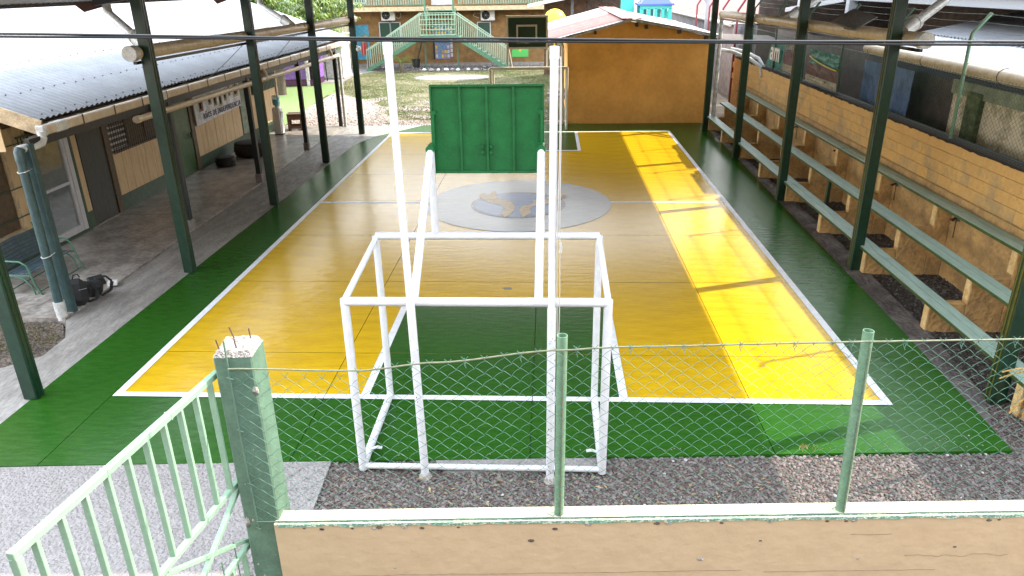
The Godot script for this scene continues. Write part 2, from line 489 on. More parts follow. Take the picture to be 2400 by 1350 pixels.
	paint_mat("banner_maroon", L(0.1485, 0.054, 0.0432), 0.55, 0.3, 0.8)
	paint_mat("banner_wine", L(0.195, 0.065, 0.091), 0.55, 0.3, 0.8)
	mat("banner_grey", two(L(0.06, 0.07, 0.055), L(0.30, 0.29, 0.25), 126, 0.02, 0.08, 0.5, 3.0), 0.55, 0.8, nrm(7, 0.02, 5.0), 0.5)
	paint_mat("banner_pale", L(0.5, 0.47, 0.34), 0.55, 0.3, 0.8)
	mat("black", L(0.008, 0.008, 0.008), 0.6)
	mat("cable", L(0.009, 0.0095, 0.011), 0.5)
	mat("rope", L(0.46, 0.44, 0.40), 0.8)
	mat("steel_grey", L(0.26, 0.28, 0.31), 0.45)
	mat("oxide_red", L(0.16, 0.02, 0.025), 0.6)
	paint_mat("bark", L(0.14, 0.11, 0.08), 0.95, 0.3, 2.0)
	for k in 3:
		var m := mat("leaf_%d" % k, [L(0.075, 0.125, 0.020), L(0.11, 0.16, 0.022), L(0.050, 0.095, 0.022)][k], 0.45)
		m.backlight_enabled = true
		m.backlight = [L(0.10, 0.14, 0.015), L(0.15, 0.19, 0.018), L(0.06, 0.10, 0.015)][k]
		m.cull_mode = BaseMaterial3D.CULL_DISABLED
	mat("dry_leaf", L(0.36, 0.22, 0.06), 0.7)
	M.dry_leaf.cull_mode = BaseMaterial3D.CULL_DISABLED
	for k in 2:
		var g := mat(["grass_blade", "stone_tint"][k], Color.WHITE, 0.9)
		g.uv1_triplanar = false
		g.vertex_color_use_as_albedo = true
	M.grass_blade.cull_mode = BaseMaterial3D.CULL_DISABLED
	var bottle := StandardMaterial3D.new()
	bottle.albedo_color = Color(0.42, 0.68, 0.72, 0.45)
	bottle.transparency = BaseMaterial3D.TRANSPARENCY_ALPHA
	bottle.roughness = 0.1
	M["bottle"] = bottle
	var pane := StandardMaterial3D.new()
	pane.albedo_color = Color(0.55, 0.6, 0.62, 0.22)
	pane.transparency = BaseMaterial3D.TRANSPARENCY_ALPHA
	pane.roughness = 0.05
	M["pane"] = pane
	for k in ["green_floor", "yellow_floor", "white_line", "circle_white", "emblem_blue", "emblem_rim", "emblem_gold"]:
		M[k].metallic_specular = 0.23

func P2(a: Array) -> PackedVector2Array:
	var o := PackedVector2Array()
	for p in a:
		o.append(Vector2(p[0], p[1]))
	return o

func rect(x0: float, z0: float, x1: float, z1: float) -> PackedVector2Array:
	return P2([[x0, z0], [x1, z0], [x1, z1], [x0, z1]])

# ---------------------------------------------------------------- the court, in rows of cast slabs
var cells := []
const XJ := [-9.0, -5.83, -2.95, -0.2, 2.6, 7.0]
const ZJ := [-30.0, -25.85, -23.12, -20.4, -17.67, -14.94, -12.26, -9.46, -6.0]

func clip_sheet(called: String, poly: PackedVector2Array, y: float, m: Material, parent: Node):
	var b := B.new()
	for c in cells:
		for q in Geometry2D.intersect_polygons(poly, c):
			if not Geometry2D.is_polygon_clockwise(q) or true:
				b.prism(q, y, y, false)
	return obj(called, b, m, parent)

func circle(x: float, z: float, rx: float, rz: float, n := 64) -> PackedVector2Array:
	var o := PackedVector2Array()
	for i in n:
		o.append(Vector2(x + rx * cos(TAU * i / n), z + rz * sin(TAU * i / n)))
	return o

func make_court():
	var outline := P2([[-6.86, -6.60], [-2.45, -6.83], [5.3, -7.23], [5.43, -10.3], [5.52, -14], [5.62, -18], [5.74, -23], [5.8, -28.45], [-4.85, -28.32], [-6.33, -25.96], [-6.65, -24.6], [-6.76, -19], [-6.84, -14.7], [-6.87, -9]])
	var court := Node3D.new()
	court.name = "sports_court"
	add_child(court)
	court.set_meta("kind", "structure")
	for i in XJ.size() - 1:
		for j in ZJ.size() - 1:
			var g := 0.005
			cells.append(rect(XJ[i] + g, ZJ[j] + g, XJ[i + 1] - g, ZJ[j + 1] - g))
	for c in cells:
		for q in Geometry2D.intersect_polygons(outline, c):
			var b := B.new()
			b.prism(q, -0.12, 0.0)
			obj("slab", b, M.green_floor, court)
	var xl := -5.806
	var xr := 4.367
	var zn := -8.17
	var zf := -26.79
	var w := 0.11
	clip_sheet("yellow_paint", rect(xl + 0.01, zf + 0.01, xr - 0.01, zn - 0.01), 0.003, M.yellow_floor, court)
	clip_sheet("near_key", rect(-2.46, -11.5, 1.02, zn - 0.02), 0.006, M.green_floor, court)
	clip_sheet("far_key", rect(-2.46, zf + 0.02, 1.02, -23.5), 0.006, M.green_floor, court)
	clip_sheet("boundary_line", rect(xl, zn - w, xr, zn), 0.010, M.white_line, court)
	clip_sheet("boundary_line", rect(xl, zf, xr, zf + w), 0.010, M.white_line, court)
	clip_sheet("boundary_line", rect(xl, zf + w, xl + w, zn - w), 0.010, M.white_line, court)
	clip_sheet("boundary_line", rect(xr - w, zf + w, xr, zn - w), 0.010, M.white_line, court)
	clip_sheet("key_line", rect(-2.47, -11.53, -2.36, zn - w), 0.010, M.white_line, court)
	clip_sheet("key_line", rect(0.93, -11.53, 1.04, zn - w), 0.010, M.white_line, court)
	clip_sheet("key_line", rect(-2.36, -11.53, 0.93, -11.42), 0.010, M.white_line, court)
	clip_sheet("key_line", rect(-2.47, zf + w, -2.36, -23.47), 0.010, M.white_line, court)
	clip_sheet("key_line", rect(0.93, zf + w, 1.04, -23.47), 0.010, M.white_line, court)
	clip_sheet("key_line", rect(-2.36, -23.58, 0.93, -23.47), 0.010, M.white_line, court)
	clip_sheet("center_line", rect(xl + w, -17.55, xr - w, -17.44), 0.0065, M.white_line, court)
	var cz := -17.4
	var cx := -0.74
	clip_sheet("center_circle", circle(cx, cz, 2.27, 2.25), 0.010, M.circle_white, court)
	clip_sheet("emblem_rim", circle(cx, cz + 0.12, 1.16, 1.14), 0.014, M.emblem_rim, court)
	clip_sheet("emblem_disc", circle(cx, cz + 0.12, 1.08, 1.07), 0.018, M.emblem_blue, court)
	var gl := []
	for p in [[750, 250], [770, 232], [795, 224], [820, 236], [812, 250], [850, 252], [862, 226], [888, 210], [935, 208], [918, 222], [925, 250], [960, 288], [1050, 306], [1110, 335], [1138, 366], [1145, 410], [1118, 448], [1095, 462], [1050, 482], [1000, 440], [1030, 418], [1042, 396], [1020, 374], [975, 356], [900, 342], [815, 312], [762, 285]]:
		gl.append(p)
	var gr := [[1195, 405], [1215, 380], [1245, 366], [1290, 362], [1335, 356], [1340, 330], [1330, 310], [1370, 296], [1420, 300], [1460, 300], [1480, 274], [1540, 262], [1600, 268], [1628, 250], [1625, 230], [1645, 222], [1662, 236], [1655, 254], [1620, 276], [1685, 262], [1660, 282], [1610, 300], [1560, 310], [1500, 342], [1420, 362], [1360, 368], [1325, 384], [1302, 408], [1325, 434], [1290, 462], [1245, 484], [1208, 440]]
	for g in [gl, gr]:
		var pl := PackedVector2Array()
		for p in g:                                        # the painted outline in metres about the circle's middle
			var dy: float = (p[1] - 352.0) / 132.0
			pl.append(Vector2(cx + (p[0] - 1178.0) * 0.00231 * (1.0 - 0.06 * dy), cz + 0.12 + dy * 1.10))
		clip_sheet("emblem_figure", pl, 0.021, M.emblem_gold, court)
	var jb := B.new()
	jb.prism(Geometry2D.offset_polygon(outline, -0.02)[0], -0.10, -0.055, false)
	obj("joint_bed", jb, M.joint, court)

func make_ground():
	var b := B.new()
	b.prism(rect(-220, -260, 220, 160), -0.16, -0.16, false)
	struct("ground", b, M.earth)
	b = B.new()
	b.prism(P2([[-7.95, -28.35], [-4.3, -28.35], [-5.6, -25], [-6.2, -19], [-6.2, -6.7], [-12.5, -6.45], [-9.5, -7.7], [-7.95, -8.85], [-7.52, -9.3], [-7.55, -9.9], [-7.95, -10.55]]), -0.14, -0.006)
	struct("walkway", b, M.concrete)
	var vf := Node3D.new()
	vf.name = "veranda_floor"
	add_child(vf)
	vf.set_meta("kind", "structure")
	var zz := [-10.55, -12.3, -16.4, -20.6, -24.7, -28.3]
	for i in 5:
		b = B.new()
		b.prism(rect(-10.45, zz[i + 1] + 0.006, -7.96, zz[i] - 0.006), -0.14, 0.028)
		obj("slab", b, M.concrete_veranda, vf)
	b = B.new()
	b.prism(rect(-14.5, -28.3, -10.46, -10.55), -0.14, 0.02)
	struct("classroom_floor", b, M.concrete_veranda)
	b = B.new()
	b.prism(P2([[-14, -6.47], [-6.2, -6.62], [-2.47, -6.835], [-2.38, -4.95], [-2.3, -2.2], [-14, -2.2]]), -0.14, -0.004)
	struct("driveway", b, M.concrete_light)
	b = B.new()
	b.prism(P2([[-30, -10.5], [-7.98, -10.5], [-7.55, -9.9], [-7.52, -9.3], [-7.95, -8.85], [-9.5, -7.7], [-12.5, -6.4], [-30, -6.4]]), -0.03, -0.03, false)
	struct("dirt_patch", b, M.soil)
	b = B.new()
	b.prism(P2([[-2.47, -6.85], [5.3, -7.2], [5.36, -8.3], [8.2, -8.5], [8.2, -5.0], [-2.36, -5.0]]), -0.035, -0.035, false)
	struct("gravel_ground", b, M.gravel_bed)
	b = B.new()
	b.prism(P2([[-1.28, -6.895], [0.62, -6.99], [0.55, -6.78], [-0.2, -6.70], [-1.15, -6.68]]), -0.10, -0.012)
	struct("mortar_strip", b, M.concrete_light)
	b = B.new()
	b.prism(P2([[5.25, -7.5], [5.62, -8.4], [5.80, -10], [5.86, -12], [6.0, -14.7], [5.98, -22], [6.0, -28.4], [5.6, -28.4], [5.4, -18], [5.3, -10]]), -0.14, -0.005)
	struct("curb_strip", b, M.curb)
	b = B.new()
	b.prism(rect(5.5, -28.5, 7.25, -8.4), -0.04, -0.04, false)
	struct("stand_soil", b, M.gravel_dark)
	b = B.new()
	b.prism(P2([[-11.2, -28.4], [0.8, -28.55], [0.8, -38], [4, -38.2], [4, -48], [-12, -48.2]]), -0.04, -0.04, false)
	struct("lawn", b, M.lawn)
	b = B.new()
	b.prism(P2([[-10.3, -28.35], [-6.1, -28.4], [-6.9, -29.3], [-6.2, -30.4], [-7.3, -31.6], [-6.9, -33.0], [-8.2, -33.8], [-8.0, -35.2], [-9.6, -35.9], [-9.9, -37.0], [-11.0, -38.0], [-10.9, -31.6]]), -0.034, -0.034, false)
	struct("pebble_bed", b, M.pebble_ground)
	b = B.new()
	b.prism(P2([[-10.4, -28.35], [-10.8, -31.7], [-11.2, -37.2], [-10.9, -38.2], [-11.8, -42.3], [-19, -40.5], [-19, -28.35]]), -0.034, -0.026)
	struct("artificial_turf", b, M.turf)
	b = B.new()
	b.prism(P2([[-19, -40.6], [-11.9, -42.4], [-12.0, -45.9], [-11, -48.0], [-12, -53], [-22, -53]]), -0.1, -0.02)
	struct("yard_paving", b, M.concrete_light)
	b = B.new()
	b.prism(circle(-5.7, -44.3, 2.3, 1.3, 28), -0.1, -0.028)
	struct("bare_concrete_patch", b, M.concrete_light)
	b = B.new()
	b.prism(P2([[-12, -48.1], [4, -47.7], [4, -50.8], [-12, -50.8]]), -0.036, -0.036, false)
	struct("planting_bed", b, M.gravel_bed)
	b = B.new()
	b.prism(rect(-14, -51.6, 4, -50.75), -0.1, 0.12)
	struct("building_plinth", b, M.concrete)

func stone_mesh(sd: int) -> ArrayMesh:
	var r := RandomNumberGenerator.new()
	r.seed = sd
	var b := B.new()
	var ring := []
	for k in 5:
		var a := TAU * k / 5 + r.randf_range(-0.3, 0.3)
		ring.append(Vector3(cos(a) * r.randf_range(0.75, 1.1), r.randf_range(-0.1, 0.25), sin(a) * r.randf_range(0.55, 0.9)))
	var top := Vector3(r.randf_range(-0.25, 0.25), r.randf_range(0.5, 0.75), r.randf_range(-0.2, 0.2))
	for k in 5:
		var p: Vector3 = ring[k]
		var q: Vector3 = ring[(k + 1) % 5]
		var tp := top.lerp(p, 0.45) + Vector3(0, 0.12, 0)
		var tq := top.lerp(q, 0.45) + Vector3(0, 0.12, 0)
		b.tri(top, tq, tp)
		b.tri(tp, tq, q)
		b.tri(tp, q, p)
		b.tri(p, q, Vector3(0, -0.5, 0))
	return b.mesh()

func strew(poly: PackedVector2Array, count: int, y: float, smin: float, smax: float) -> Array:
	var lo := Vector2(1e9, 1e9)
	var hi := -lo
	for p in poly:
		lo = lo.min(p)
		hi = hi.max(p)
	var out := []
	while out.size() < count:
		var p := Vector2(rng.randf_range(lo.x, hi.x), rng.randf_range(lo.y, hi.y))
		if Geometry2D.is_point_in_polygon(p, poly):
			var s := lerpf(smin, smax, pow(rng.randf(), 2.2))
			var bs := Basis(Vector3.UP, rng.randf() * TAU) * Basis(Vector3.RIGHT, rng.randf_range(-0.5, 0.5)) * Basis.from_scale(Vector3(s, s * rng.randf_range(0.6, 1.0), s))
			out.append(Transform3D(bs, Vector3(p.x, y + s * 0.1, p.y)))
	return out

func tints(n: int, a: Color, b: Color, odd: Color, share: float) -> Array:
	var o := []
	for i in n:
		o.append(odd if rng.randf() < share else a.lerp(b, rng.randf()))
	return o

func make_loose():
	var xf := strew(P2([[-2.45, -6.86], [5.3, -7.22], [5.4, -8.4], [7.0, -8.4], [7.0, -5.45], [-2.36, -5.05]]), 24000, -0.03, 0.011, 0.032)
	scatter("gravel", stone_mesh(3), xf, M.stone_tint, self, tints(xf.size(), Color(0.075, 0.060, 0.057), Color(0.21, 0.17, 0.162), Color(0.42, 0.39, 0.37), 0.010))
	xf = strew(P2([[-2.9, -6.88], [5.2, -7.3], [5.2, -7.55], [2.0, -7.2], [-2.9, -7.0]]), 90, 0.004, 0.006, 0.016)
	xf.append_array(strew(P2([[-3.1, -6.7], [-2.4, -6.75], [-2.35, -5.0], [-2.9, -5.0]]), 110, 0.0, 0.006, 0.018))
	scatter("spilt_gravel", stone_mesh(3), xf, M.stone_tint, self, tints(xf.size(), Color(0.085, 0.066, 0.062), Color(0.24, 0.19, 0.178), Color(0.5, 0.47, 0.45), 0.05))
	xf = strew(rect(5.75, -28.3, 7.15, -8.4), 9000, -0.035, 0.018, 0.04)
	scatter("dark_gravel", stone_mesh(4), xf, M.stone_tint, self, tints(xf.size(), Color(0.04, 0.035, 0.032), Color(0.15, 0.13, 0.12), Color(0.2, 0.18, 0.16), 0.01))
	xf = strew(P2([[-10.2, -28.5], [-6.5, -28.5], [-6.9, -31], [-7.6, -33.5], [-9.2, -36], [-10.9, -37.4], [-10.85, -31.6]]), 7000, -0.03, 0.025, 0.05)
	scatter("pebbles", stone_mesh(5), xf, M.stone_tint, self, tints(xf.size(), Color(0.28, 0.225, 0.2), Color(0.55, 0.48, 0.44), Color(0.14, 0.11, 0.1), 0.15))
	var drift := noise(41, 0.35, 3)
	xf = []
	while xf.size() < 6500:
		var q := Vector2(rng.randf_range(-9.5, 0.4), -28.6 - 8.0 * pow(rng.randf(), 1.5))
		if drift.get_noise_2d(q.x, q.y * 1.6) < rng.randf_range(-0.1, 0.3) - 0.02 * (q.y + 28.0):
			continue
		var sz := rng.randf_range(0.02, 0.045)
		xf.append(Transform3D(Basis(Vector3.UP, rng.randf() * TAU).scaled(Vector3.ONE * sz), Vector3(q.x, -0.03, q.y)))
	scatter("strewn_pebbles", stone_mesh(5), xf, M.stone_tint, self, tints(xf.size(), Color(0.26, 0.205, 0.18), Color(0.48, 0.41, 0.37), Color(0.14, 0.11, 0.1), 0.15))
	xf = strew(P2([[-11.5, -48.2], [3.5, -48.0], [3.5, -50.7], [-11.5, -50.7]]), 3500, -0.03, 0.04, 0.08)
	scatter("bed_gravel", stone_mesh(6), xf, M.stone_tint, self, tints(xf.size(), Color(0.08, 0.07, 0.07), Color(0.25, 0.22, 0.21), Color(0.5, 0.5, 0.48), 0.05))
	# grass: tufts of a few bent blades
	var b := B.new()
	for k in 5:
		var a := TAU * k / 5.0
		var d := Vector3(cos(a), 0, sin(a))
		var s := Vector3(-d.z, 0, d.x) * 0.10
		b.tri(s, -s, d * 0.5 + Vector3(0, 0.8, 0))
	var blade := b.mesh()
	var nz := noise(77, 0.22, 3)
	xf = []
	var cols := []
	var lawn := P2([[-11.0, -28.7], [0.6, -28.8], [0.6, -38], [3.8, -38.2], [3.8, -47.5], [-11.6, -47.6]])
	var bare := P2([[-10.3, -28.5], [-7.2, -28.5], [-7.3, -31], [-8.0, -33.5], [-9.5, -36], [-11.0, -37.4], [-12.0, -31.6]])
	while xf.size() < 26000:
		var p := Vector2(rng.randf_range(-11.6, 3.8), rng.randf_range(-47.6, -28.7))
		if not Geometry2D.is_point_in_polygon(p, lawn) or Geometry2D.is_point_in_polygon(p, bare):
			continue
		if (p - Vector2(-5.7, -44.3)).length() < 2.0:
			continue
		var t := nz.get_noise_2d(p.x, p.y)
		if t < rng.randf_range(-0.5, 0.25):
			continue
		var s := rng.randf_range(0.03, 0.075)
		xf.append(Transform3D(Basis(Vector3.UP, rng.randf() * TAU).scaled(Vector3(s, s * rng.randf_range(0.6, 1.4), s)), Vector3(p.x, -0.04, p.y)))
		cols.append(Color(0.11, 0.15, 0.035).lerp(Color(0.30, 0.26, 0.13), clampf(0.45 - t + rng.randf_range(-0.3, 0.3), 0, 1)))
	scatter("lawn_grass", blade, xf, M.grass_blade, self, cols)
	xf = []
	cols = []
	var dirt := P2([[-12, -10.5], [-8.2, -10.5], [-7.62, -9.9], [-7.58, -9.3], [-8.0, -8.9], [-9.5, -7.8], [-12, -6.8]])
	while xf.size() < 4200:
		var p := Vector2(rng.randf_range(-12, -7.5), rng.randf_range(-10.5, -6.8))
		if not Geometry2D.is_point_in_polygon(p, dirt) or nz.get_noise_2d(p.x * 4.0, p.y * 4.0) < rng.randf_range(-0.4, 0.3):
			continue
		var s := rng.randf_range(0.025, 0.06)
		xf.append(Transform3D(Basis(Vector3.UP, rng.randf() * TAU).scaled(Vector3(s, s, s)), Vector3(p.x, -0.03, p.y)))
		cols.append(Color(0.09, 0.085, 0.03).lerp(Color(0.2, 0.16, 0.085), rng.randf()))
	scatter("dirt_grass", blade, xf, M.grass_blade, self, cols)
	# fallen leaves at the foot of the front wall
	b = B.new()
	b.quad(Vector3(-1, 0, 0), Vector3(0, 0.12, 0.3), Vector3(1, 0, 0), Vector3(0, 0.12, -0.3))
	xf = strew(P2([[-2.3, -6.6], [2.6, -6.9], [2.6, -5.4], [-2.3, -5.1]]), 260, 0.0, 0.02, 0.05)
	scatter("fallen_leaves", b.mesh(), xf, M.grass_blade, self, tints(xf.size(), Color(0.2, 0.13, 0.06), Color(0.36, 0.27, 0.15), Color(0.12, 0.16, 0.05), 0.1))

# ---------------------------------------------------------------- the steel canopy over the court
func make_canopy():
	var t := thing("court_canopy", Vector3(-0.6, 0, -17.5), "steel canopy on dark green square posts spanning the painted court", "canopy")
	var zs := [-8.14, -12.75, -17.4, -22.0, -26.65]
	for sd in 2:
		for k in 5:
			var x := -6.86 if sd == 0 else 5.68
			var z: float = zs[k] - (0.0 if sd == 0 else 0.17 + 0.06 * k)
			var b := B.new()
			b.box(Vector3(x, 2.5, z), Vector3(0.19, 5.0, 0.17), Basis(), 0.012)
			var po := obj("post", b, M.post_green, t)
			b = B.new()                                      # the lip of the welded channel on the court side of each post
			var f := 1.0 if sd == 0 else -1.0
			b.box(Vector3(x + f * 0.099, 2.5, z + 0.035), Vector3(0.012, 4.98, 0.022), Basis(), 0.003)
			b.box(Vector3(x + f * 0.099, 2.5, z - 0.035), Vector3(0.012, 4.98, 0.022), Basis(), 0.003)
			obj("weld_lip", b, M.post_edge if sd == 1 else M.post_green, po)
			if sd == 0:
				b = B.new()
				b.bar(Vector3(-7.6, 4.83, z), Vector3(-0.6, 5.93, z), 0.08, 0.12)
				b.bar(Vector3(-0.6, 5.93, z), Vector3(6.4, 4.83, z - 0.3), 0.08, 0.12)
				obj("rafter", b, M.dark_steel, t)
	for k in 8:
		var s := k / 7.0
		var b := B.new()
		b.bar(Vector3(lerpf(-8.4, -0.7, s), lerpf(4.82, 6.01, s), -28.3), Vector3(lerpf(-8.4, -0.7, s), lerpf(4.82, 6.01, s), -7.2), 0.06, 0.08)
		obj("purlin", b, M.dark_steel, t)
		b = B.new()
		b.bar(Vector3(lerpf(7.2, -0.4, s), lerpf(4.82, 6.01, s), -28.3), Vector3(lerpf(7.2, -0.4, s), lerpf(4.82, 6.01, s), -7.2), 0.06, 0.08)
		obj("purlin", b, M.dark_steel, t)
	var zn := -7.12
	var ln := 21.3
	var b := B.new()
	var dl := Vector3(-7.9, -1.24, 0)
	b.corr(Vector3(-0.6, 6.10, zn), Vector3(0, 0, -1), ln, dl.normalized(), dl.length(), 0.15, 0.02, 0.012)
	obj("roof_sheet", b, M.roof_brown, t)
	b = B.new()
	var dr := Vector3(8.0, -1.25, 0)
	b.corr(Vector3(-0.6, 6.10, zn), Vector3(0, 0, -1), ln, dr.normalized(), dr.length(), 0.15, 0.02, 0.012, 2)
	obj("roof_sheet", b, M.roof_brown, t)
	for k in 2:                                            # bare zinc lining under the painted sheets
		b = B.new()
		var dd := dl if k == 0 else dr
		b.corr(Vector3(-0.6, 6.058, zn - 0.02), Vector3(0, 0, -1), ln - 0.04, dd.normalized(), dd.length() - 0.03, 0.15, 0.018)
		obj("lining", b, M.lining, t)
	# half-round eave gutters and two bent sheets that hang below the left one
	for sd in 2:
		b = B.new()
		var x := -8.48 if sd == 0 else 7.38
		b.box(Vector3(x, 4.815, -17.75), Vector3(0.14, 0.10, 21.2), Basis(), 0.02)
		obj("eave_gutter", b, M.roof_brown, t)
	for k in 2:
		b = B.new()
		var z := -13.4 - 5.7 * k
		b.plate([Vector3(-8.38, 4.80, z), Vector3(-8.38, 4.80, z - 1.0), Vector3(-8.36, 4.72, z - 0.85), Vector3(-8.36, 4.65, z - 0.25)], Vector3(0.012, 0, 0))
		obj("bent_sheet", b, M.roof_brown, t)

func big_pipe(x: float, y0: float, z0: float, y1: float, z1: float, label: String, drops: Array, side: float):
	var t := thing("rain_pipe", Vector3(x, y0, z0), label, "drain pipe")
	var a := Vector3(x, y0, z0)
	var c := Vector3(x, y1, z1)
	var b := B.new()
	b.tube([a, c], 0.115, 20)
	obj("pipe", b, M.pipe_cream, t)
	var d := (c - a).normalized()
	b = B.new()
	b.tube([a - d * 0.03, a + d * 0.14], 0.128, 20)
	obj("end_cap", b, M.pvc_white, t)
	for s in [0.2, 0.215, 0.42, 0.6, 0.615, 0.78]:
		b = B.new()
		var p: Vector3 = a.lerp(c, s)
		b.tube([p, p + d * 0.16], 0.123, 20)
		obj("coupling", b, M.pipe_cream, t)
	for z in drops:
		var s: float = (z - z0) / (z1 - z0)
		var p: Vector3 = a.lerp(c, s) + Vector3(0, 0.08, 0)
		b = B.new()
		b.tube([p, p + Vector3(side * 0.30, 0.13, -0.30)], 0.10, 16, true, 0.125)
		var tee := obj("branch", b, M.pvc_white, t)
		b = B.new()
		b.tube([p + Vector3(side * 0.22, 0.09, -0.22), p + Vector3(side * 1.16, 0.46, -1.16), p + Vector3(side * 1.24, 0.50, -1.23), p + Vector3(side * 1.27, 0.56, -1.25), p + Vector3(side * 1.28, 0.72, -1.26)], 0.08, 16)
		obj("downpipe", b, M.pvc_white, t)
		b = B.new()
		b.tube([p + Vector3(side * 0.27, 0.115, -0.27), p + Vector3(side * 0.34, 0.145, -0.34)], 0.135, 16)
		obj("collar", b, M.pvc_white, tee)
	b = B.new()
	b.bar(a + Vector3(0, -0.16, -0.1), c + Vector3(0, -0.16, 0), 0.06, 0.05)
	obj("bracket_rail", b, M.dark_steel, t)
	return t

# ---------------------------------------------------------------- goal frame with a basketball board on top
func goal(called: String, label: String, xa: float, xb: float, zr: float, zf: float, hr: float, hf: float, face: float, m: Material) -> Node3D:
	var t := thing(called, Vector3((xa + xb) * 0.5, 0, (zr + zf) * 0.5), label, "goal frame")
	for x in [xa, xb]:
		var b := B.new()
		b.tube([Vector3(x, 0, zr), Vector3(x, hr, zr)], 0.046, 14)
		b.pipe_end(Vector3(x, 0.012, zr) + Vector3(0, 0.0, 0.0), Vector3.DOWN, 0.046, 0.036, 0.1)
		obj("rear_post", b, m, t)
		b = B.new()
		b.tube([Vector3(x, 0, zf), Vector3(x, hf, zf)], 0.044, 14)
		obj("front_post", b, m, t)
		b = B.new()
		b.tube([Vector3(x, hr - 0.02, zr), Vector3(x, hf - 0.03, zf)], 0.034, 12)
		obj("top_side_bar", b, m, t)
		b = B.new()
		b.tube([Vector3(x, 0.045, zr), Vector3(x, 0.05, zf)], 0.046, 12)
		var sb := obj("bottom_side_bar", b, m, t)
		b = B.new()                                      # net hook welded to the bar
		var hk := Vector3(x + (0.10 if x == xa else -0.10), 0.10, lerpf(zr, zf, 0.18))
		b.bar(Vector3(x, 0.06, hk.z), hk, 0.035, 0.012)
		b.bar(hk, hk + Vector3(0.06 if x == xa else -0.06, -0.01, 0.0), 0.04, 0.014)
		obj("net_hook", b, m, sb)
	var b := B.new()
	b.tube([Vector3(xa, hr - 0.03, zr), Vector3(xb, hr - 0.03, zr)], 0.047, 14)
	obj("rear_crossbar", b, m, t)
	b = B.new()
	b.tube([Vector3(xa, hf, zf), Vector3(xb, hf, zf)], 0.044, 14)
	obj("front_crossbar", b, m, t)
	b = B.new()
	b.tube([Vector3(xa, 0.04, zr), Vector3(xb, 0.04, zr)], 0.034, 12)
	obj("bottom_rear_bar", b, m, t)
	return t

func make_near_goal():
	var m: Material = M.white_pipe
	var t := goal("goal_frame", "white pipe goal frame nearest the front fence carrying green backboard", -2.065, 0.60, -6.70, -8.22, 2.08, 2.24, 1.0, m)
	for x in [-1.345, -0.085]:
		var b := B.new()
		b.tube([Vector3(x - 0.01, 2.06, -6.70), Vector3(x, 3.26, -8.2)], 0.044, 14)
		obj("board_strut", b, m, t)
		b = B.new()
		b.tube([Vector3(x, 2.24, -8.22), Vector3(x, 3.28, -8.22)], 0.044, 14)
		obj("board_leg", b, m, t)
		b = B.new()
		b.tube([Vector3(x, 3.28, -8.16), Vector3(x, 3.28, -8.36)], 0.05, 14)
		obj("bracket", b, M.board_green, t)
	# backboard: steel sheet with folded rim, three ribs, bolts, and side straps
	var x0 := -1.352
	var x1 := -0.052
	var y0 := 2.955
	var y1 := 3.965
	var z := -8.43
	var b := B.new()
	b.box(Vector3((x0 + x1) * 0.5, (y0 + y1) * 0.5, z), Vector3(x1 - x0, y1 - y0, 0.012))
	var bd := obj("backboard", b, M.board_green, t)
	b = B.new()
	for y in [y0 + 0.012, y1 - 0.012]:
		b.box(Vector3((x0 + x1) * 0.5, y, z + 0.022), Vector3(x1 - x0, 0.024, 0.036), Basis(), 0.004)
	for x in [x0 + 0.010, x1 - 0.010]:
		b.box(Vector3(x, (y0 + y1) * 0.5, z + 0.022), Vector3(0.020, y1 - y0 - 0.05, 0.036), Basis(), 0.004)
	obj("rim_fold", b, M.board_green, bd)
	for k in 3:
		b = B.new()
		b.box(Vector3(lerpf(x0, x1, 0.262 + 0.235 * k), (y0 + y1) * 0.5, z + 0.024), Vector3(0.026, y1 - y0 - 0.05, 0.036), Basis(), 0.004)
		obj("rib", b, M.board_green, bd)
	for k in 4:
		b = B.new()
		b.tube([Vector3(-0.722 + (0.055 if k & 1 else -0.045), 3.20 + 0.07 * (k >> 1), z), Vector3(-0.722 + (0.055 if k & 1 else -0.045), 3.20 + 0.07 * (k >> 1), z + 0.045)], 0.020, 6)
		obj("bolt", b, M.board_green, bd)
	for x in [x0 + 0.028, x1 - 0.028]:
		b = B.new()
		b.bar(Vector3(x, 3.26, z + 0.07), Vector3(x, 3.68, z + 0.045), 0.026, 0.03)
		b.box(Vector3(x + (0.02 if x < -0.5 else -0.02), 3.66, z + 0.03), Vector3(0.03, 0.05, 0.05))
		obj("strap", b, M.board_green, t)
	b = B.new()
	var ring := []
	for k in 25:
		ring.append(Vector3(-0.705 + 0.22 * sin(TAU * k / 24), 3.14, z - 0.30 + 0.22 * cos(TAU * k / 24)))
	b.tube(ring, 0.010, 8, false)
	obj("hoop", b, M.oxide_red, t)

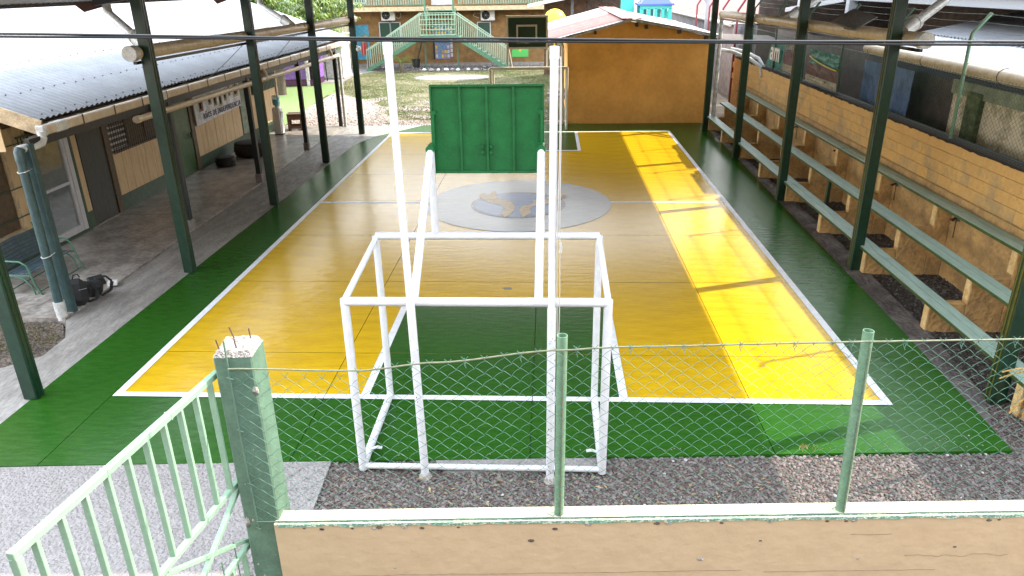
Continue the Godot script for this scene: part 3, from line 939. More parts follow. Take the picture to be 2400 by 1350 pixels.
func make_far_goal():
	var m: Material = M.far_white
	var t := goal("goal_frame", "white goal frame with framed dark green backboard before the lawn", -2.13, 0.655, -28.75, -27.30, 2.06, 2.20, -1.0, m)
	var z := -27.85
	var x0 := -1.51
	var x1 := -0.08
	var b := B.new()
	b.box(Vector3((x0 + x1) * 0.5, 3.37, z), Vector3(x1 - x0, 1.04, 0.03))
	var bd := obj("backboard", b, M.board_dark, t)
	b = B.new()
	for y in [3.92, 2.84]:
		b.box(Vector3((x0 + x1) * 0.5, y, z + 0.01), Vector3(x1 - x0 + 0.08, 0.07, 0.06))
	for x in [x0, x1]:
		b.box(Vector3(x, 3.38, z + 0.01), Vector3(0.07, 1.01, 0.06))
	obj("board_frame", b, m, bd)
	b = B.new()
	for y in [3.61, 3.05]:
		b.box(Vector3(-0.81, y, z + 0.024), Vector3(0.75, 0.065, 0.02))
	for x in [-1.155, -0.465]:
		b.box(Vector3(x, 3.33, z + 0.024), Vector3(0.06, 0.495, 0.02))
	obj("target_square", b, m, bd)
	for x in [x0, x1]:
		b = B.new()
		b.bar(Vector3(x, 2.80, z), Vector3(x, 2.18, -27.4), 0.06, 0.06)
		obj("board_leg", b, m, t)
		b = B.new()
		b.bar(Vector3(x + 0.02, 2.83, z - 0.04), Vector3(x + 0.1, 2.08, -28.7), 0.06, 0.06)
		obj("board_strut", b, m, t)
	b = B.new()
	var ring := []
	for k in 25:
		ring.append(Vector3(-0.81 + 0.23 * sin(TAU * k / 24), 3.06, z + 0.28 + 0.23 * cos(TAU * k / 24)))
	b.tube(ring, 0.013, 8, false)
	b.box(Vector3(-0.81, 3.05, z + 0.04), Vector3(0.16, 0.08, 0.05))
	obj("hoop", b, m, t)

func make_poles():
	var spec := [[-1.35, -6.61, -1.40, 4.55, "plain white pole standing behind the near goal, left of backboard"], [0.028, -6.57, 0.045, 4.50, "white flagpole with a halyard, right of the green backboard"]]
	for k in 2:
		var s = spec[k]
		var t := thing("white_pole", Vector3(s[0], 0, s[1]), s[4], "pole")
		var base := Vector3(s[0], -0.04, s[1])
		var top := Vector3(s[2], s[3], s[1] + 0.02)
		var mid := base.lerp(top, 0.46)
		var b := B.new()
		b.tube([base, mid], 0.044, 16)
		obj("lower_tube", b, M.white_pipe, t)
		b = B.new()
		b.tube([mid - Vector3(0, 0.02, 0), top], 0.037, 16)
		obj("upper_tube", b, M.white_pipe, t)
		b = B.new()
		b.tube([top - Vector3(0, 0.10, 0), top + Vector3(0, 0.004, 0)], 0.042, 16)
		obj("cap", b, M.white_pipe, t)
		b = B.new()
		b.lathe([Vector2(0.075, -0.03), Vector2(0.06, 0.01), Vector2(0.045, 0.03)], 12, Vector3(s[0], 0, s[1]))
		obj("footing", b, M.rough_concrete, t)
	for k in 2:
		var holder: Node = get_node("white_pole" if k == 0 else "white_pole_001")
		var s = spec[k]
		var cb := B.new()
		for i in 30 if k == 1 else 10:
			var y := 0.1 + 1.7 * pow(rng.randf(), 1.3)
			var a := rng.randf_range(-1.0, 1.0)
			var sz := rng.randf_range(0.003, 0.008)
			var o := Vector3(lerpf(s[0], s[2], y / s[3]) + 0.0425 * sin(a), y, s[1] + 0.02 * y / s[3] + 0.0425 * cos(a))
			cb.lathe([Vector2(1.0, 0.0), Vector2(0.7, 0.35), Vector2(0.0, 0.45)], 6, o, Basis(Vector3.UP, a) * Basis.from_scale(Vector3(sz, sz * 1.6, 0.006)) * Basis(Vector3.RIGHT, PI / 2))
		obj("chipped_paint", cb, M.rust, holder).set_meta("kind", "stuff")
	var t := thing("halyard", Vector3(0.1, 0.9, -6.5), "thin looped halyard hanging along the right white pole", "rope")
	for k in 2:
		var b := B.new()
		var pts := []
		for i in 15:
			var s := i / 14.0
			pts.append(Vector3(lerpf(0.095, 0.085, s) + 0.022 * k * sin(PI * s) + 0.006 * sin(s * 9.0 + k), lerpf(4.42, 0.95, s), -6.54 + 0.02 * sin(s * 5.0)))
		b.tube(pts, 0.006, 6)
		obj("line", b, M.rope, t)
	var b := B.new()
	b.tube([Vector3(0.112, 2.74, -6.53), Vector3(0.118, 2.69, -6.53), Vector3(0.11, 2.64, -6.53)], 0.016, 8)
	obj("knot", b, M.rope, t)

# ---------------------------------------------------------------- front wall, pillar, gate and chain-link fence
func fence_z(x: float) -> float:
	return -4.985 - 0.05 * x

func top_rod(x: float) -> float:
	var xs := [-3.0, -2.43, -1.47, -0.87, 0.08, 0.54, 2.44, 7.0]
	var ys := [2.29, 2.285, 2.255, 2.315, 2.405, 2.425, 2.44, 2.45]
	for i in 7:
		if x < xs[i + 1]:
			return lerpf(ys[i], ys[i + 1], smoothstep(xs[i], xs[i + 1], x))
	return 2.45

func make_front():
	var bs := Basis(Vector3.UP, 0.05)
	var t := thing("front_wall", Vector3(2.0, 0, -5.14), "low cream rendered wall along the front below the chain-link fence", "wall")
	var c := Vector3(2.35, 0, -5.045 - 0.05 * 2.35)
	var b := B.new()
	b.box(c + Vector3(0, 0.23, 0), Vector3(9.36, 1.10, 0.17), bs)
	obj("body", b, M.wall_cream, t)
	b = B.new()
	b.box(c + Vector3(0, 0.790, 0), Vector3(9.36, 0.020, 0.184), bs, 0.006)
	obj("cap", b, M.cap_cream, t)
	var nz := noise(5, 1.0, 4)
	b = B.new()                                           # flaking green paint along the top edge
	var pts := []
	var low := []
	for i in 161:
		var x := -2.29 + 9.2 * i / 160.0
		var zf := -4.951 - 0.05 * x
		pts.append(Vector3(x, 0.7975, zf))
		low.append(Vector3(x, 0.768 + 0.016 * nz.get_noise_2d(x * 4.0, 0.0) + 0.008 * nz.get_noise_2d(x * 23.0, 5.0), zf))
	for i in 160:
		b.quad(low[i], low[i + 1], pts[i + 1], pts[i])
		b.quad(pts[i], pts[i + 1], pts[i + 1] + Vector3(0, 0.0045, -0.030 - 0.012 * nz.get_noise_2d(i * 3.0, 9.0)), pts[i] + Vector3(0, 0.0045, -0.030 - 0.012 * nz.get_noise_2d(i * 3.0 - 3.0, 9.0)))
	obj("flaking_edge", b, M.flaked_green, t)
	for k in 26:                                          # knocked-out pits in the render
		b = B.new()
		var x := rng.randf_range(-2.1, 4.2)
		var s := rng.randf_range(0.008, 0.02)
		b.lathe([Vector2(1.0, 0), Vector2(0.7, 0.3), Vector2(0.0, 0.4)], 7, Vector3(x, 0.752 - 0.02 * rng.randf() - (0.5 * rng.randf() if k % 4 == 0 else 0.0), -4.958 - 0.05 * x), Basis.from_scale(Vector3(s * 1.7, s, s)) * Basis(Vector3.RIGHT, PI / 2))
		obj("chip", b, M.soil if k % 3 else M.rough_concrete, t)
	for s in [[-1.9, 0.22, 3.6, 0.012], [1.9, 0.20, 1.5, 0.006], [0.3, 0.11, 5.2, 0.014], [3.1, 0.36, 0.9, 0.03], [2.6, 0.6, 0.35, 0.012]]:
		b = B.new()
		var cr := []
		for i in 25:
			var u := i / 24.0
			var x: float = s[0] + (s[2] if s[2] > 0.1 else 0.0) * u + (0.02 * nz.get_noise_2d(u * 30.0, s[0]) if s[2] < 0.1 else 0.0)
			cr.append(Vector3(x, s[1] + s[3] * nz.get_noise_2d(u * 5.0 * (s[2] if s[2] > 0.1 else 1.0), s[0] * 9.0) - (0.3 * u if s[2] < 0.1 else 0.0), -4.9575 - 0.05 * x))
		b.tube(cr, 0.0016, 5)
		obj("crack", b, M.crack_line, t)
	# pillar
	t = thing("gate_pillar", Vector3(-2.445, 0, -5.035), "mint concrete gate pillar with rebar ends poking from its broken top", "pillar")
	b = B.new()
	b.box(Vector3(-2.445, 1.05, -5.035), Vector3(0.30, 2.66, 0.30), bs, 0.012)
	var sh := obj("shaft", b, M.column_mint, t)
	b = B.new()
	var N := 12
	var hgt := func(i: int, j: int) -> Vector3:
		var u := -0.152 + 0.304 * i / N
		var w := -0.152 + 0.304 * j / N
		var e := 1.0 if i > 0 and j > 0 and i < N and j < N else 0.0
		return Vector3(-2.445, 2.372, -5.035) + bs * Vector3(u + (0.010 * nz.get_noise_2d(j * 20.0, i * 5.0) if e == 0.0 else 0.0), e * (0.045 + 0.03 * nz.get_noise_2d(i * 31.0, j * 29.0)) + (1.0 - e) * 0.012 * nz.get_noise_2d(i * 40.0, j * 40.0), w)
	for i in N:
		for j in N:
			b.quad(hgt.call(i, j), hgt.call(i, j + 1), hgt.call(i + 1, j + 1), hgt.call(i + 1, j))
	obj("broken_top", b, M.rough_concrete, t)
	for r in [[-0.10, 0.10, -0.02, 0.0], [-0.06, -0.10, -0.05, -0.03], [0.02, 0.07, -0.005, 0.01], [0.07, -0.09, -0.012, -0.02]]:
		b = B.new()
		var p := Vector3(-2.445 + r[0], 2.38, -5.035 + r[1])
		b.tube([p, p + Vector3(r[2], 0.115, r[3])], 0.0055, 7)
		obj("rebar_end", b, M.rust, t)
	for r in [[-2.30, 2.07, 0.03, 0.045], [-2.56, 0.78, 0.022, 0.06], [-2.51, 0.80, 0.012, 0.02], [-2.40, 1.52, 0.006, 0.008], [-2.54, 0.32, 0.01, 0.012], [-2.5, 0.18, 0.012, 0.03], [-2.37, 0.42, 0.006, 0.008], [-2.52, 1.18, 0.006, 0.007], [-2.50, 0.15, 0.02, 0.01]]:
		b = B.new()
		b.lathe([Vector2(1.0, 0), Vector2(0.8, 0.25), Vector2(0.0, 0.3)], 7, Vector3(r[0], r[1], -4.8845 - 0.05 * (r[0] + 2.445)), Basis.from_scale(Vector3(r[2], r[3], 0.008)) * Basis(Vector3.RIGHT, PI / 2))
		obj("paint_chip", b, M.rough_concrete, sh)
	# gate, standing open towards the street
	t = thing("gate", Vector3(-2.62, 0, -4.99), "mint square-tube gate swung open from the pillar", "gate")
	var gp := func(s: float, y: float) -> Vector3: return Vector3(-2.635 - 0.134 * s, y, -4.985 + s)
	b = B.new()
	b.bar(gp.call(-0.01, 2.175), gp.call(2.03, 2.175), 0.05, 0.05, Vector3.UP, 0.004)
	var tr := obj("top_rail", b, M.mint, t)
	for s in [0.62, 1.28]:
		b = B.new()
		b.bar(gp.call(s, 2.175), gp.call(s + 0.012, 2.175), 0.0545, 0.0545)
		obj("weld_seam", b, M.mint, tr)
	for y in [1.12, 0.46, 0.06]:
		b = B.new()
		b.bar(gp.call(-0.02, y), gp.call(2.0, y), 0.045, 0.045, Vector3.UP, 0.004)
		obj("rail", b, M.mint, t)
	b = B.new()
	b.bar(gp.call(2.005, 0.04), gp.call(2.005, 2.15), 0.05, 0.05, Vector3.UP, 0.004)
	obj("end_stile", b, M.mint, t)
	for k in 10:
		b = B.new()
		var s := 0.115 + 0.195 * k
		b.bar(gp.call(s, 1.142), gp.call(s, 2.151), 0.030, 0.045, Vector3.RIGHT, 0.003)
		obj("bar", b, M.mint, t)
		b = B.new()
		b.bar(gp.call(s, 0.083), gp.call(s, 0.437), 0.030, 0.045, Vector3.RIGHT, 0.003)
		obj("lower_bar", b, M.mint, t)
		b = B.new()
		b.tube([gp.call(s + 0.097, 0.083), gp.call(s + 0.097, 0.62 if k % 2 else 0.66)], 0.006, 6)
		obj("thin_rod", b, M.column_mint, t)
	for k in 2:
		b = B.new()
		b.bar(gp.call(0.0 + k, 1.07), gp.call(1.0 + k, 0.50), 0.040, 0.038, Vector3.UP, 0.003)
		obj("brace", b, M.mint, t)
		b = B.new()
		b.bar(gp.call(0.0 + k, 0.50), gp.call(1.0 + k, 1.07), 0.034, 0.034, Vector3.UP, 0.003)
		obj("brace", b, M.mint, t)
	for y in [1.12, 2.1, 0.46]:
		b = B.new()
		b.tube([Vector3(-2.612, y - 0.05, -4.995), Vector3(-2.612, y + 0.05, -4.995)], 0.014, 8)
		obj("hinge", b, M.column_mint, t)
	# fence on the wall
	t = thing("chain_link_fence", Vector3(1.0, 0.8, -5.05), "green chain-link fence between pipe posts on the low cream wall", "fence")
	for s in [[0.10, -5.05, 0.11], [2.51, -5.17, 2.46]]:
		b = B.new()
		var p0 := Vector3(s[0], 0.79, s[1])
		var p1 := Vector3(s[2], 2.50, s[1])
		b.tube([p0, p1 - Vector3(0, 0.001, 0)], 0.042, 18, false)
		b.pipe_end(p1, Vector3.UP, 0.042, 0.036, 0.14, 18)
		var po := obj("post", b, M.post_mint, t)
		b = B.new()
		b.tube([p0 + Vector3(0.012, 0.01, 0.046), p0.lerp(p1, 0.93) + Vector3(0.012, 0, 0.046)], 0.006, 6)
		obj("tie_rod", b, M.rebar, po)
	b = B.new()
	var line := []
	for i in 101:
		var x := -2.47 + 8.6 * i / 100.0
		line.append(Vector3(x, top_rod(x) + 0.003 * nz.get_noise_2d(x * 5.0, 3.0), fence_z(x) + 0.006))
	b.tube(line, 0.0075, 8)
	obj("top_rod", b, M.rebar, t)
	b = B.new()
	line = []
	for i in 81:
		var x := -2.47 + 8.6 * i / 80.0
		line.append(Vector3(x, 0.812 + 0.006 * nz.get_noise_2d(x * 7.0, 8.0), fence_z(x) + 0.010))
	b.tube(line, 0.006, 7)
	obj("bottom_rod", b, M.column_mint, t)
	b = B.new()
	b.tube([Vector3(-2.472, 2.52, -4.868), Vector3(-2.475, 1.6, -4.862), Vector3(-2.462, 0.70, -4.862)], 0.0075, 8)
	obj("end_rod", b, M.column_mint, t)
	for y in [2.2, 1.72, 1.2, 0.74]:
		b = B.new()
		b.tube([Vector3(-2.50, y, -4.872), Vector3(-2.44, y - 0.006, -4.852)], 0.006, 6)
		obj("staple", b, M.column_mint, t)
	# the weave: each wire zigzags down the fence and hooks into its neighbour
	b = B.new()
	var W := 0.071
	var H := 0.112
	var cols := 122
	for i in cols:
		var x0 := -2.43 + W * i * 0.985
		var gap := 0.075 if x0 < -1.5 else 0.022
		var top := top_rod(x0) - gap
		var m := int((top - 0.80) / (H * 0.5))
		var path := []
		for j in m + 1:
			var y := top - H * 0.5 * j
			var sx := (0.5 if (i + j) % 2 else -0.5) * W
			var x := x0 + sx + 0.007 * nz.get_noise_2d(i * 3.0 + 40.0, j * 5.0) + 0.02 * nz.get_noise_2d(x0 * 2.0, y * 3.0) + (y - 1.6) * 0.02
			y += 0.009 * nz.get_noise_2d(x0 * 6.0, y * 5.0 + 30.0) + 0.004 * nz.get_noise_2d(i * 9.0, j * 7.0)
			var zz := fence_z(x) + 0.012 * nz.get_noise_2d(x * 2.0, y * 2.0 + 60.0)
			if path.size() > 0:
				var pv: Vector3 = path[path.size() - 1]
				var g := 1.0 if (i + j) % 2 else -1.0
				path.append(Vector3(lerpf(pv.x, x, 0.33), lerpf(pv.y, y, 0.28) + 0.004, zz + 0.004 * g))
				path.append(Vector3(lerpf(pv.x, x, 0.70), lerpf(pv.y, y, 0.66) + 0.005, zz + 0.005 * g))
			path.append(Vector3(x, y, zz))
		b.tube(path, 0.0020, 5, false)
		if i % 2 == 1:
			continue
		var e: Vector3 = path[0]                          # twisted ends standing above the rod
		b.tube([e, e + Vector3(0.012, 0.03, 0.006), e + Vector3(0.028, 0.048, 0.004)], 0.0022, 5)
		b.tube([e, e + Vector3(-0.006, 0.03, 0.01), e + Vector3(-0.026, 0.05, 0.008)], 0.0022, 5)
		if i % 6 == 2 and x0 > -1.4:
			b.tube([e + Vector3(0.0, -0.03, 0.012), e + Vector3(0.012, 0.015, 0.016), e + Vector3(-0.004, 0.035, 0.0), e + Vector3(-0.008, 0.0, -0.006), e + Vector3(0.010, -0.05, 0.008)], 0.0026, 5)
	obj("wire_mesh", b, M.wire_green, t)

# ---------------------------------------------------------------- bleachers and the block wall behind them
const PIER_Z := [-8.05, -10.45, -12.85, -15.2, -17.65, -20.0, -22.4, -24.8, -27.0]
func make_stand():
	var t := thing("bleachers", Vector3(6.4, 0, -17.5), "three-row bleachers of grey green planks on ochre stepped piers", "bleachers")
	var fx := [5.70, 6.235, 6.79]
	var hy := [0.49, 0.905, 1.35]
	for k in PIER_Z.size():
		var z: float = PIER_Z[k]
		for r in 3:
			var b := B.new()
			var x0: float = fx[r] + 0.07
			var x1: float = 7.13 if r == 2 else fx[r + 1] + 0.066
			b.box(Vector3((x0 + x1) * 0.5, (hy[r] - 0.05) * 0.5 - 0.02, z), Vector3(x1 - x0, hy[r] - 0.05 + 0.04, 0.155), Basis(), 0.012)
			var pr := obj("pier", b, M.pier, t)
			b = B.new()                                   # the paler rendered end of each pier
			b.box(Vector3(x0 + 0.0, (hy[r] - 0.06) * 0.5 + (0.0 if r == 0 else hy[r - 1] * 0.5), z), Vector3(0.012, (hy[r] - 0.06) - (0.0 if r == 0 else hy[r - 1]), 0.135), Basis(), 0.004)
			obj("pier_end", b, M.pier_front, pr)
	for r in 3:
		for k in 2:
			for s in 4:                                    # planks are butted end to end
				var z0 := -7.1 - 5.1 * s
				var b := B.new()
				var x: float = fx[r] + 0.072 + 0.146 * k
				b.box(Vector3(x, hy[r] - 0.0225 + 0.004 * rng.randf_range(-1, 1), z0 - 2.545), Vector3(0.142, 0.045, 5.085), Basis(Vector3.UP, rng.randf_range(-0.0008, 0.0008)), 0.005)
				var pl := obj("seat_plank", b, M.plank_seat, t)
				if k == 0:
					b = B.new()
					b.box(Vector3(fx[r] - 0.003, hy[r] - 0.034, z0 - 2.545), Vector3(0.008, 0.042, 5.08))
					obj("edge_strip", b, M.plank_edge, pl)
	var b := B.new()
	b.box(Vector3(6.30, 0.40, -16.35), Vector3(0.07, 0.92, 0.09), Basis(), 0.005)
	obj("prop", b, M.trim_green, t)
	# block wall: a recessed core and rows of painted blocks
	t = thing("block_wall", Vector3(7.3, 0, -17.5), "ochre painted block wall behind the bleachers", "wall")
	b = B.new()
	b.box(Vector3(7.29, 1.12, -18.2), Vector3(0.27, 2.34, 23.2))
	obj("core", b, M.block_joint, t)
	b = B.new()
	b.box(Vector3(7.150, 0.70, -18.2), Vector3(0.030, 1.50, 23.16))
	obj("lower_render", b, M.pier, t)
	var nz := noise(9, 0.4, 3)
	for row in 4:
		var h := 0.205
		var y := 1.475 + h * row + h * 0.5
		for k in 58:
			var z := -6.7 - 0.40 * k - (0.2 if row % 2 else 0.0)
			if z < -29.6:
				continue
			b = B.new()
			var pr := 0.001 * rng.randf_range(0, 3)
			b.box(Vector3(7.146 - pr, y, z - 0.2), Vector3(0.024, h - 0.006, 0.394), Basis(), 0.004)
			var v := nz.get_noise_2d(z * 2.0, row * 3.0) + (0.25 if row == 3 else (-0.05 if row == 2 else -0.22))
			obj("block", b, M["block_2"] if v > 0.08 else (M["block_1"] if v > -0.15 else M["block_0"]), t)
	b = B.new()                                           # black crust along the top
	var up := []
	var lo := []
	for i in 231:
		var z := -6.65 - 23.0 * i / 230.0
		up.append(Vector3(7.128, 2.296, z))
		lo.append(Vector3(7.128, 2.268 - 0.03 * maxf(0.0, nz.get_noise_2d(z * 12.0, 0.0)) - 0.035 * maxf(0.0, nz.get_noise_2d(z * 60.0, 7.0)), z))
	for i in 230:
		b.quad(lo[i + 1], lo[i], up[i], up[i + 1])
	b.box(Vector3(7.285, 2.298, -18.15), Vector3(0.31, 0.012, 23.0))
	obj("mould_crust", b, M.moss, t)
	for s in [-25.0, -21.5, -18.3, -15.0, -12.6]:        # broken pipe stubs with dark streaks below the third row
		b = B.new()
		b.tube([Vector3(7.14, 1.10, s), Vector3(7.02, 1.08, s + 0.02), Vector3(7.0, 1.10, s + 0.14)], 0.018, 8)
		b.tube([Vector3(7.13, 1.09, s), Vector3(7.125, 0.75, s + 0.02)], 0.008, 6)
		obj("pipe_stub", b, M.rust, t)
		b = B.new()
		b.lathe([Vector2(1.0, 0), Vector2(0.7, 0.4), Vector2(0.0, 0.5)], 9, Vector3(7.136, 1.12, s), Basis.from_scale(Vector3(0.02, 0.09, 0.12)) * Basis(Vector3.BACK, PI / 2))
		obj("broken_hole", b, M.rough_concrete, t)
	# fence on the block wall
	t = thing("chain_link_fence", Vector3(7.25, 2.3, -18), "tall dark green chain-link fence with bent posts on block wall", "fence")
	for z in [-7.9, -10.75, -13.55, -16.4, -19.2, -22.0, -24.9, -27.8]:
		b = B.new()
		b.tube([Vector3(7.24, 2.28, z), Vector3(7.22, 4.0, z), Vector3(7.23, 4.1, z), Vector3(7.48, 4.42, z)], 0.030, 12)
		obj("post", b, M.post_mint if z > -15 else M.trim_green, t)
	for y in [2.36, 3.42]:
		b = B.new()
		b.tube([Vector3(7.215, y, -6.7), Vector3(7.215, y, -29.5)], 0.006, 6)
		obj("tension_wire", b, M.wire_dark, t)
	for k in 3:
		b = B.new()
		var pts := []
		for i in 31:
			var z := -6.7 - 22.8 * i / 30.0
			pts.append(Vector3(7.28 + 0.09 * k, 4.16 + 0.12 * k - 0.02 * absf(sin(PI * (z + 7.9) / 2.85)), z))
		b.tube(pts, 0.003, 5)
		obj("barbed_wire", b, M.wire_dark, t)
	b = B.new()
	var W := 0.05
	var H := 0.085
	for i in 452:
		var z0 := -6.75 - W * i
		var path := []
		for j in 27:
			var y := 3.42 - H * 0.5 * j
			path.append(Vector3(7.208 + 0.006 * sin(z0 * 3.0 + y * 4.0), y, z0 + (0.5 if (i + j) % 2 else -0.5) * W + 0.008 * nz.get_noise_2d(z0 * 9.0, y * 9.0)))
		path.insert(0, path[0] + Vector3(-0.004, 0.04, 0.02))
		b.tube(path, 0.0022, 3, false)
	obj("wire_mesh", b, M.wire_dark, t)

# ---------------------------------------------------------------- what stands beyond the right wall
func letters(called: String, text: String, m: Material, parent: Node, xf: Transform3D, size: float, depth := 0.004, font := "Droid Sans", bold := true) -> MeshInstance3D:
	var tm := TextMesh.new()
	var f := SystemFont.new()
	f.font_names = PackedStringArray([font])
	if bold:
		f.font_weight = 700
	tm.font = f
	tm.text = text
	tm.font_size = 32
	tm.pixel_size = size / 32.0
	tm.depth = depth
	var o := MeshInstance3D.new()
	o.name = numbered(parent, called)
	o.mesh = tm
	o.material_override = m
	parent.add_child(o)
	o.transform = Transform3D(xf.basis, xf.origin - org.get(parent, Vector3.ZERO))
	return o

func cloth(z0: float, z1: float, y0: float, y1: float, x: float, wav: float, sag := 0.0, slant := 0.0) -> B:      # hanging sheet facing the court
	var b := B.new()
	var nz := noise(int(absf(z0) * 10.0), 0.5, 3)
	var at := func(i: int, j: int, back: float) -> Vector3:
		var u := i / 14.0
		var w := j / 10.0
		var z := lerpf(z0, z1, u) + slant * w
		return Vector3(x + wav * nz.get_noise_2d(z * 4.0, w * 3.0) + back, lerpf(y0, y1 - sag * sin(PI * u), w), z)
	for i in 14:
		for j in 10:
			b.quado(at.call(i, j, 0.0), at.call(i + 1, j, 0.0), at.call(i + 1, j + 1, 0.0), at.call(i, j + 1, 0.0), Vector3(x + 10.0, (y0 + y1) * 0.5, (z0 + z1) * 0.5))
			b.quado(at.call(i, j, 0.006), at.call(i + 1, j, 0.006), at.call(i + 1, j + 1, 0.006), at.call(i, j + 1, 0.006), Vector3(x - 10.0, (y0 + y1) * 0.5, (z0 + z1) * 0.5))
	return b

func make_neighbours():
	# house just behind the fence, near end
	var t := thing("neighbour_house", Vector3(9.83, 0, -14), "low neighbour house with stained cream wall and corrugated roof behind fence", "house")
	var b := B.new()
	b.box(Vector3(8.05, 1.45, -10.7), Vector3(0.16, 2.9, 8.9))
	obj("wall", b, M.cream_stained, t)
	b = B.new()
	b.box(Vector3(8.03, 3.02, -10.7), Vector3(0.22, 0.26, 8.95), Basis(), 0.01)
	obj("ring_beam", b, M.green_grey, t)
	b = B.new()
	b.box(Vector3(7.95, 1.5, -14.25), Vector3(0.16, 3.0, 0.45), Basis(), 0.01)
	obj("mossy_pilaster", b, M.mossy_post, t)
	b = B.new()
	b.box(Vector3(8.13, 1.6, -15.95), Vector3(0.06, 3.2, 1.55))
	obj("shutter", b, M.dark_wall, t)
	b = B.new()
	b.box(Vector3(8.63, 1.6, -17.2), Vector3(0.10, 3.2, 4.2))
	obj("back_wall", b, M.dark_wall, t)
	b = B.new()
	b.box(Vector3(7.99, 3.22, -12.75), Vector3(0.05, 0.22, 12.9))
	obj("fascia", b, M.navy, t)
	b = B.new()
	var dn := Vector3(1.25, 0.25, 0)
	b.corr(Vector3(7.83, 3.50, -6.2), Vector3(0, 0, -1), 13.1, dn.normalized(), dn.length(), 0.18, 0.016)
	obj("lower_roof_sheet", b, M.zinc_light, t)
	b = B.new()
	dn = Vector3(5.2, 1.04, 0)
	b.corr(Vector3(8.95, 3.755, -6.2), Vector3(0, 0, -1), 13.0, dn.normalized(), dn.length(), 0.15, 0.022)
	obj("roof_sheet", b, M.zinc, t)
	b = B.new()
	b.box(Vector3(10.8, 1.7, -19.0), Vector3(5.4, 3.4, 0.14))
	obj("end_wall", b, M.dark_wall, t)
	t = thing("gutter_tube", Vector3(7.8, 3.5, -12.6), "fat cream gutter tube tied along the neighbour roof edge", "gutter")
	b = B.new()
	b.tube([Vector3(7.8, 3.42, -6.0), Vector3(7.8, 3.40, -12.0), Vector3(7.79, 3.42, -19.1)], 0.13, 18)
	obj("tube", b, M.pipe_cream, t)
	for z in [-7.5, -9.0, -10.6, -11.9, -13.3, -14.4, -16.1, -17.6, -18.8]:
		b = B.new()
		var pts := []
		for k in 13:
			pts.append(Vector3(7.8 + 0.137 * sin(TAU * k / 12), 3.405 + 0.137 * cos(TAU * k / 12), z + 0.02 * sin(TAU * k / 12)))
		b.tube(pts, 0.007, 6, false)
		obj("wire_tie", b, M.dark_steel, t)
	t = tag(obj("tarpaulin", cloth(-16.25, -18.85, 1.7, 3.18, 7.66, 0.05), M.tarp_blue), "blue tarpaulin hanging behind the fence beside the dark shutter", "tarpaulin")
	# banners tied to the fence
	t = tag(obj("banner", cloth(-24.15, -25.9, 2.36, 3.2, 7.27, 0.03, 0.04, 0.55), M.banner_teal), "teal banner with large white letters am, farthest along the fence", "banner", "old banners on the fence")
	org[t] = Vector3.ZERO
	letters("lettering", "am", M.plastic_white, t, Transform3D(Basis(Vector3(0, 0, -1), Vector3(0, 1, 0), Vector3(1, 0, 0)).rotated(Vector3.UP, PI), Vector3(7.20, 2.84, -24.75)), 0.72, 0.006)
	t = tag(obj("banner", cloth(-22.1, -24.0, 2.38, 3.2, 7.265, 0.03, 0.12), M.banner_wine), "wine red banner with pale foot printed 70, beside teal banner", "banner", "old banners on the fence")
	b = cloth(-22.15, -23.95, 2.38, 2.60, 7.252, 0.02)
	obj("pale_foot", b, M.banner_pale, t)
	letters("lettering", "70", M.black, t, Transform3D(Basis(Vector3(0, 0, -1), Vector3(0, 1, 0), Vector3(1, 0, 0)).rotated(Vector3.UP, PI), Vector3(7.20, 2.48, -22.55)), 0.2, 0.004)
	b = cloth(-22.15, -23.95, 2.98, 3.2, 7.25, 0.02)
	obj("grey_head", b, M.banner_grey, t)
	t = tag(obj("banner", cloth(-19.3, -21.8, 2.34, 3.10, 7.265, 0.03, 0.05), M.banner_maroon), "maroon banner with yellowish foot below the green cloth", "banner", "old banners on the fence")
	b = cloth(-19.35, -21.75, 2.34, 2.54, 7.252, 0.02)
	obj("pale_foot", b, M.banner_pale, t)
	t = tag(obj("banner", cloth(-19.35, -21.5, 2.86, 3.22, 7.235, 0.05, 0.0), M.banner_teal), "crumpled green cloth with yellow hem hung over maroon banner", "banner", "old banners on the fence")
	b = B.new()
	var hem := []
	for k in 13:
		hem.append(Vector3(7.20, 2.86 + 0.18 * pow(k / 12.0, 2.0), -19.36 - 2.1 * k / 12.0))
	b.tube(hem, 0.018, 6)
	obj("hem", b, M.play_yellow, t)
	# open shed farther back on the right
	t = thing("open_shed", Vector3(11, 0, -24), "dark open shed with pale steel posts and beam behind the banners", "shed")
	b = B.new()
	b.box(Vector3(8.5, 1.75, -24.3), Vector3(0.10, 3.5, 10.0))
	obj("dark_panel", b, M.dark_wall, t)
	b = B.new()
	b.box(Vector3(15, 3.0, -24.0), Vector3(0.15, 6.0, 20))
	obj("back_wall", b, M.dark_wall, t)
	b = B.new()
	b.box(Vector3(12, 3.0, -34.0), Vector3(6, 6.0, 0.15))
	obj("end_wall", b, M.dark_wall, t)
	b = B.new()
	b.bar(Vector3(9.2, 4.48, -12.0), Vector3(9.2, 4.48, -25.0), 0.10, 0.20, Vector3.UP, 0.01)
	obj("beam", b, M.steel_grey, t)
	b = B.new()
	b.bar(Vector3(9.2, 4.40, -24.9), Vector3(9.25, 3.9, -31.0), 0.08, 0.16, Vector3.UP, 0.01)
	obj("beam", b, M.steel_grey, t)
	for z in [-24.3, -29.0]:
		b = B.new()
		b.box(Vector3(9.2, 2.2, z), Vector3(0.26, 4.4, 0.26), Basis(), 0.01)
		obj("post", b, M.steel_grey, t)
	b = B.new()
	dn = Vector3(6.0, 0.9, 0)
	b.corr(Vector3(9.0, 4.62, -11.5), Vector3(0, 0, -1), 22.0, dn.normalized(), dn.length(), 0.18, 0.02)
	obj("roof_sheet", b, M.dark_wall, t)
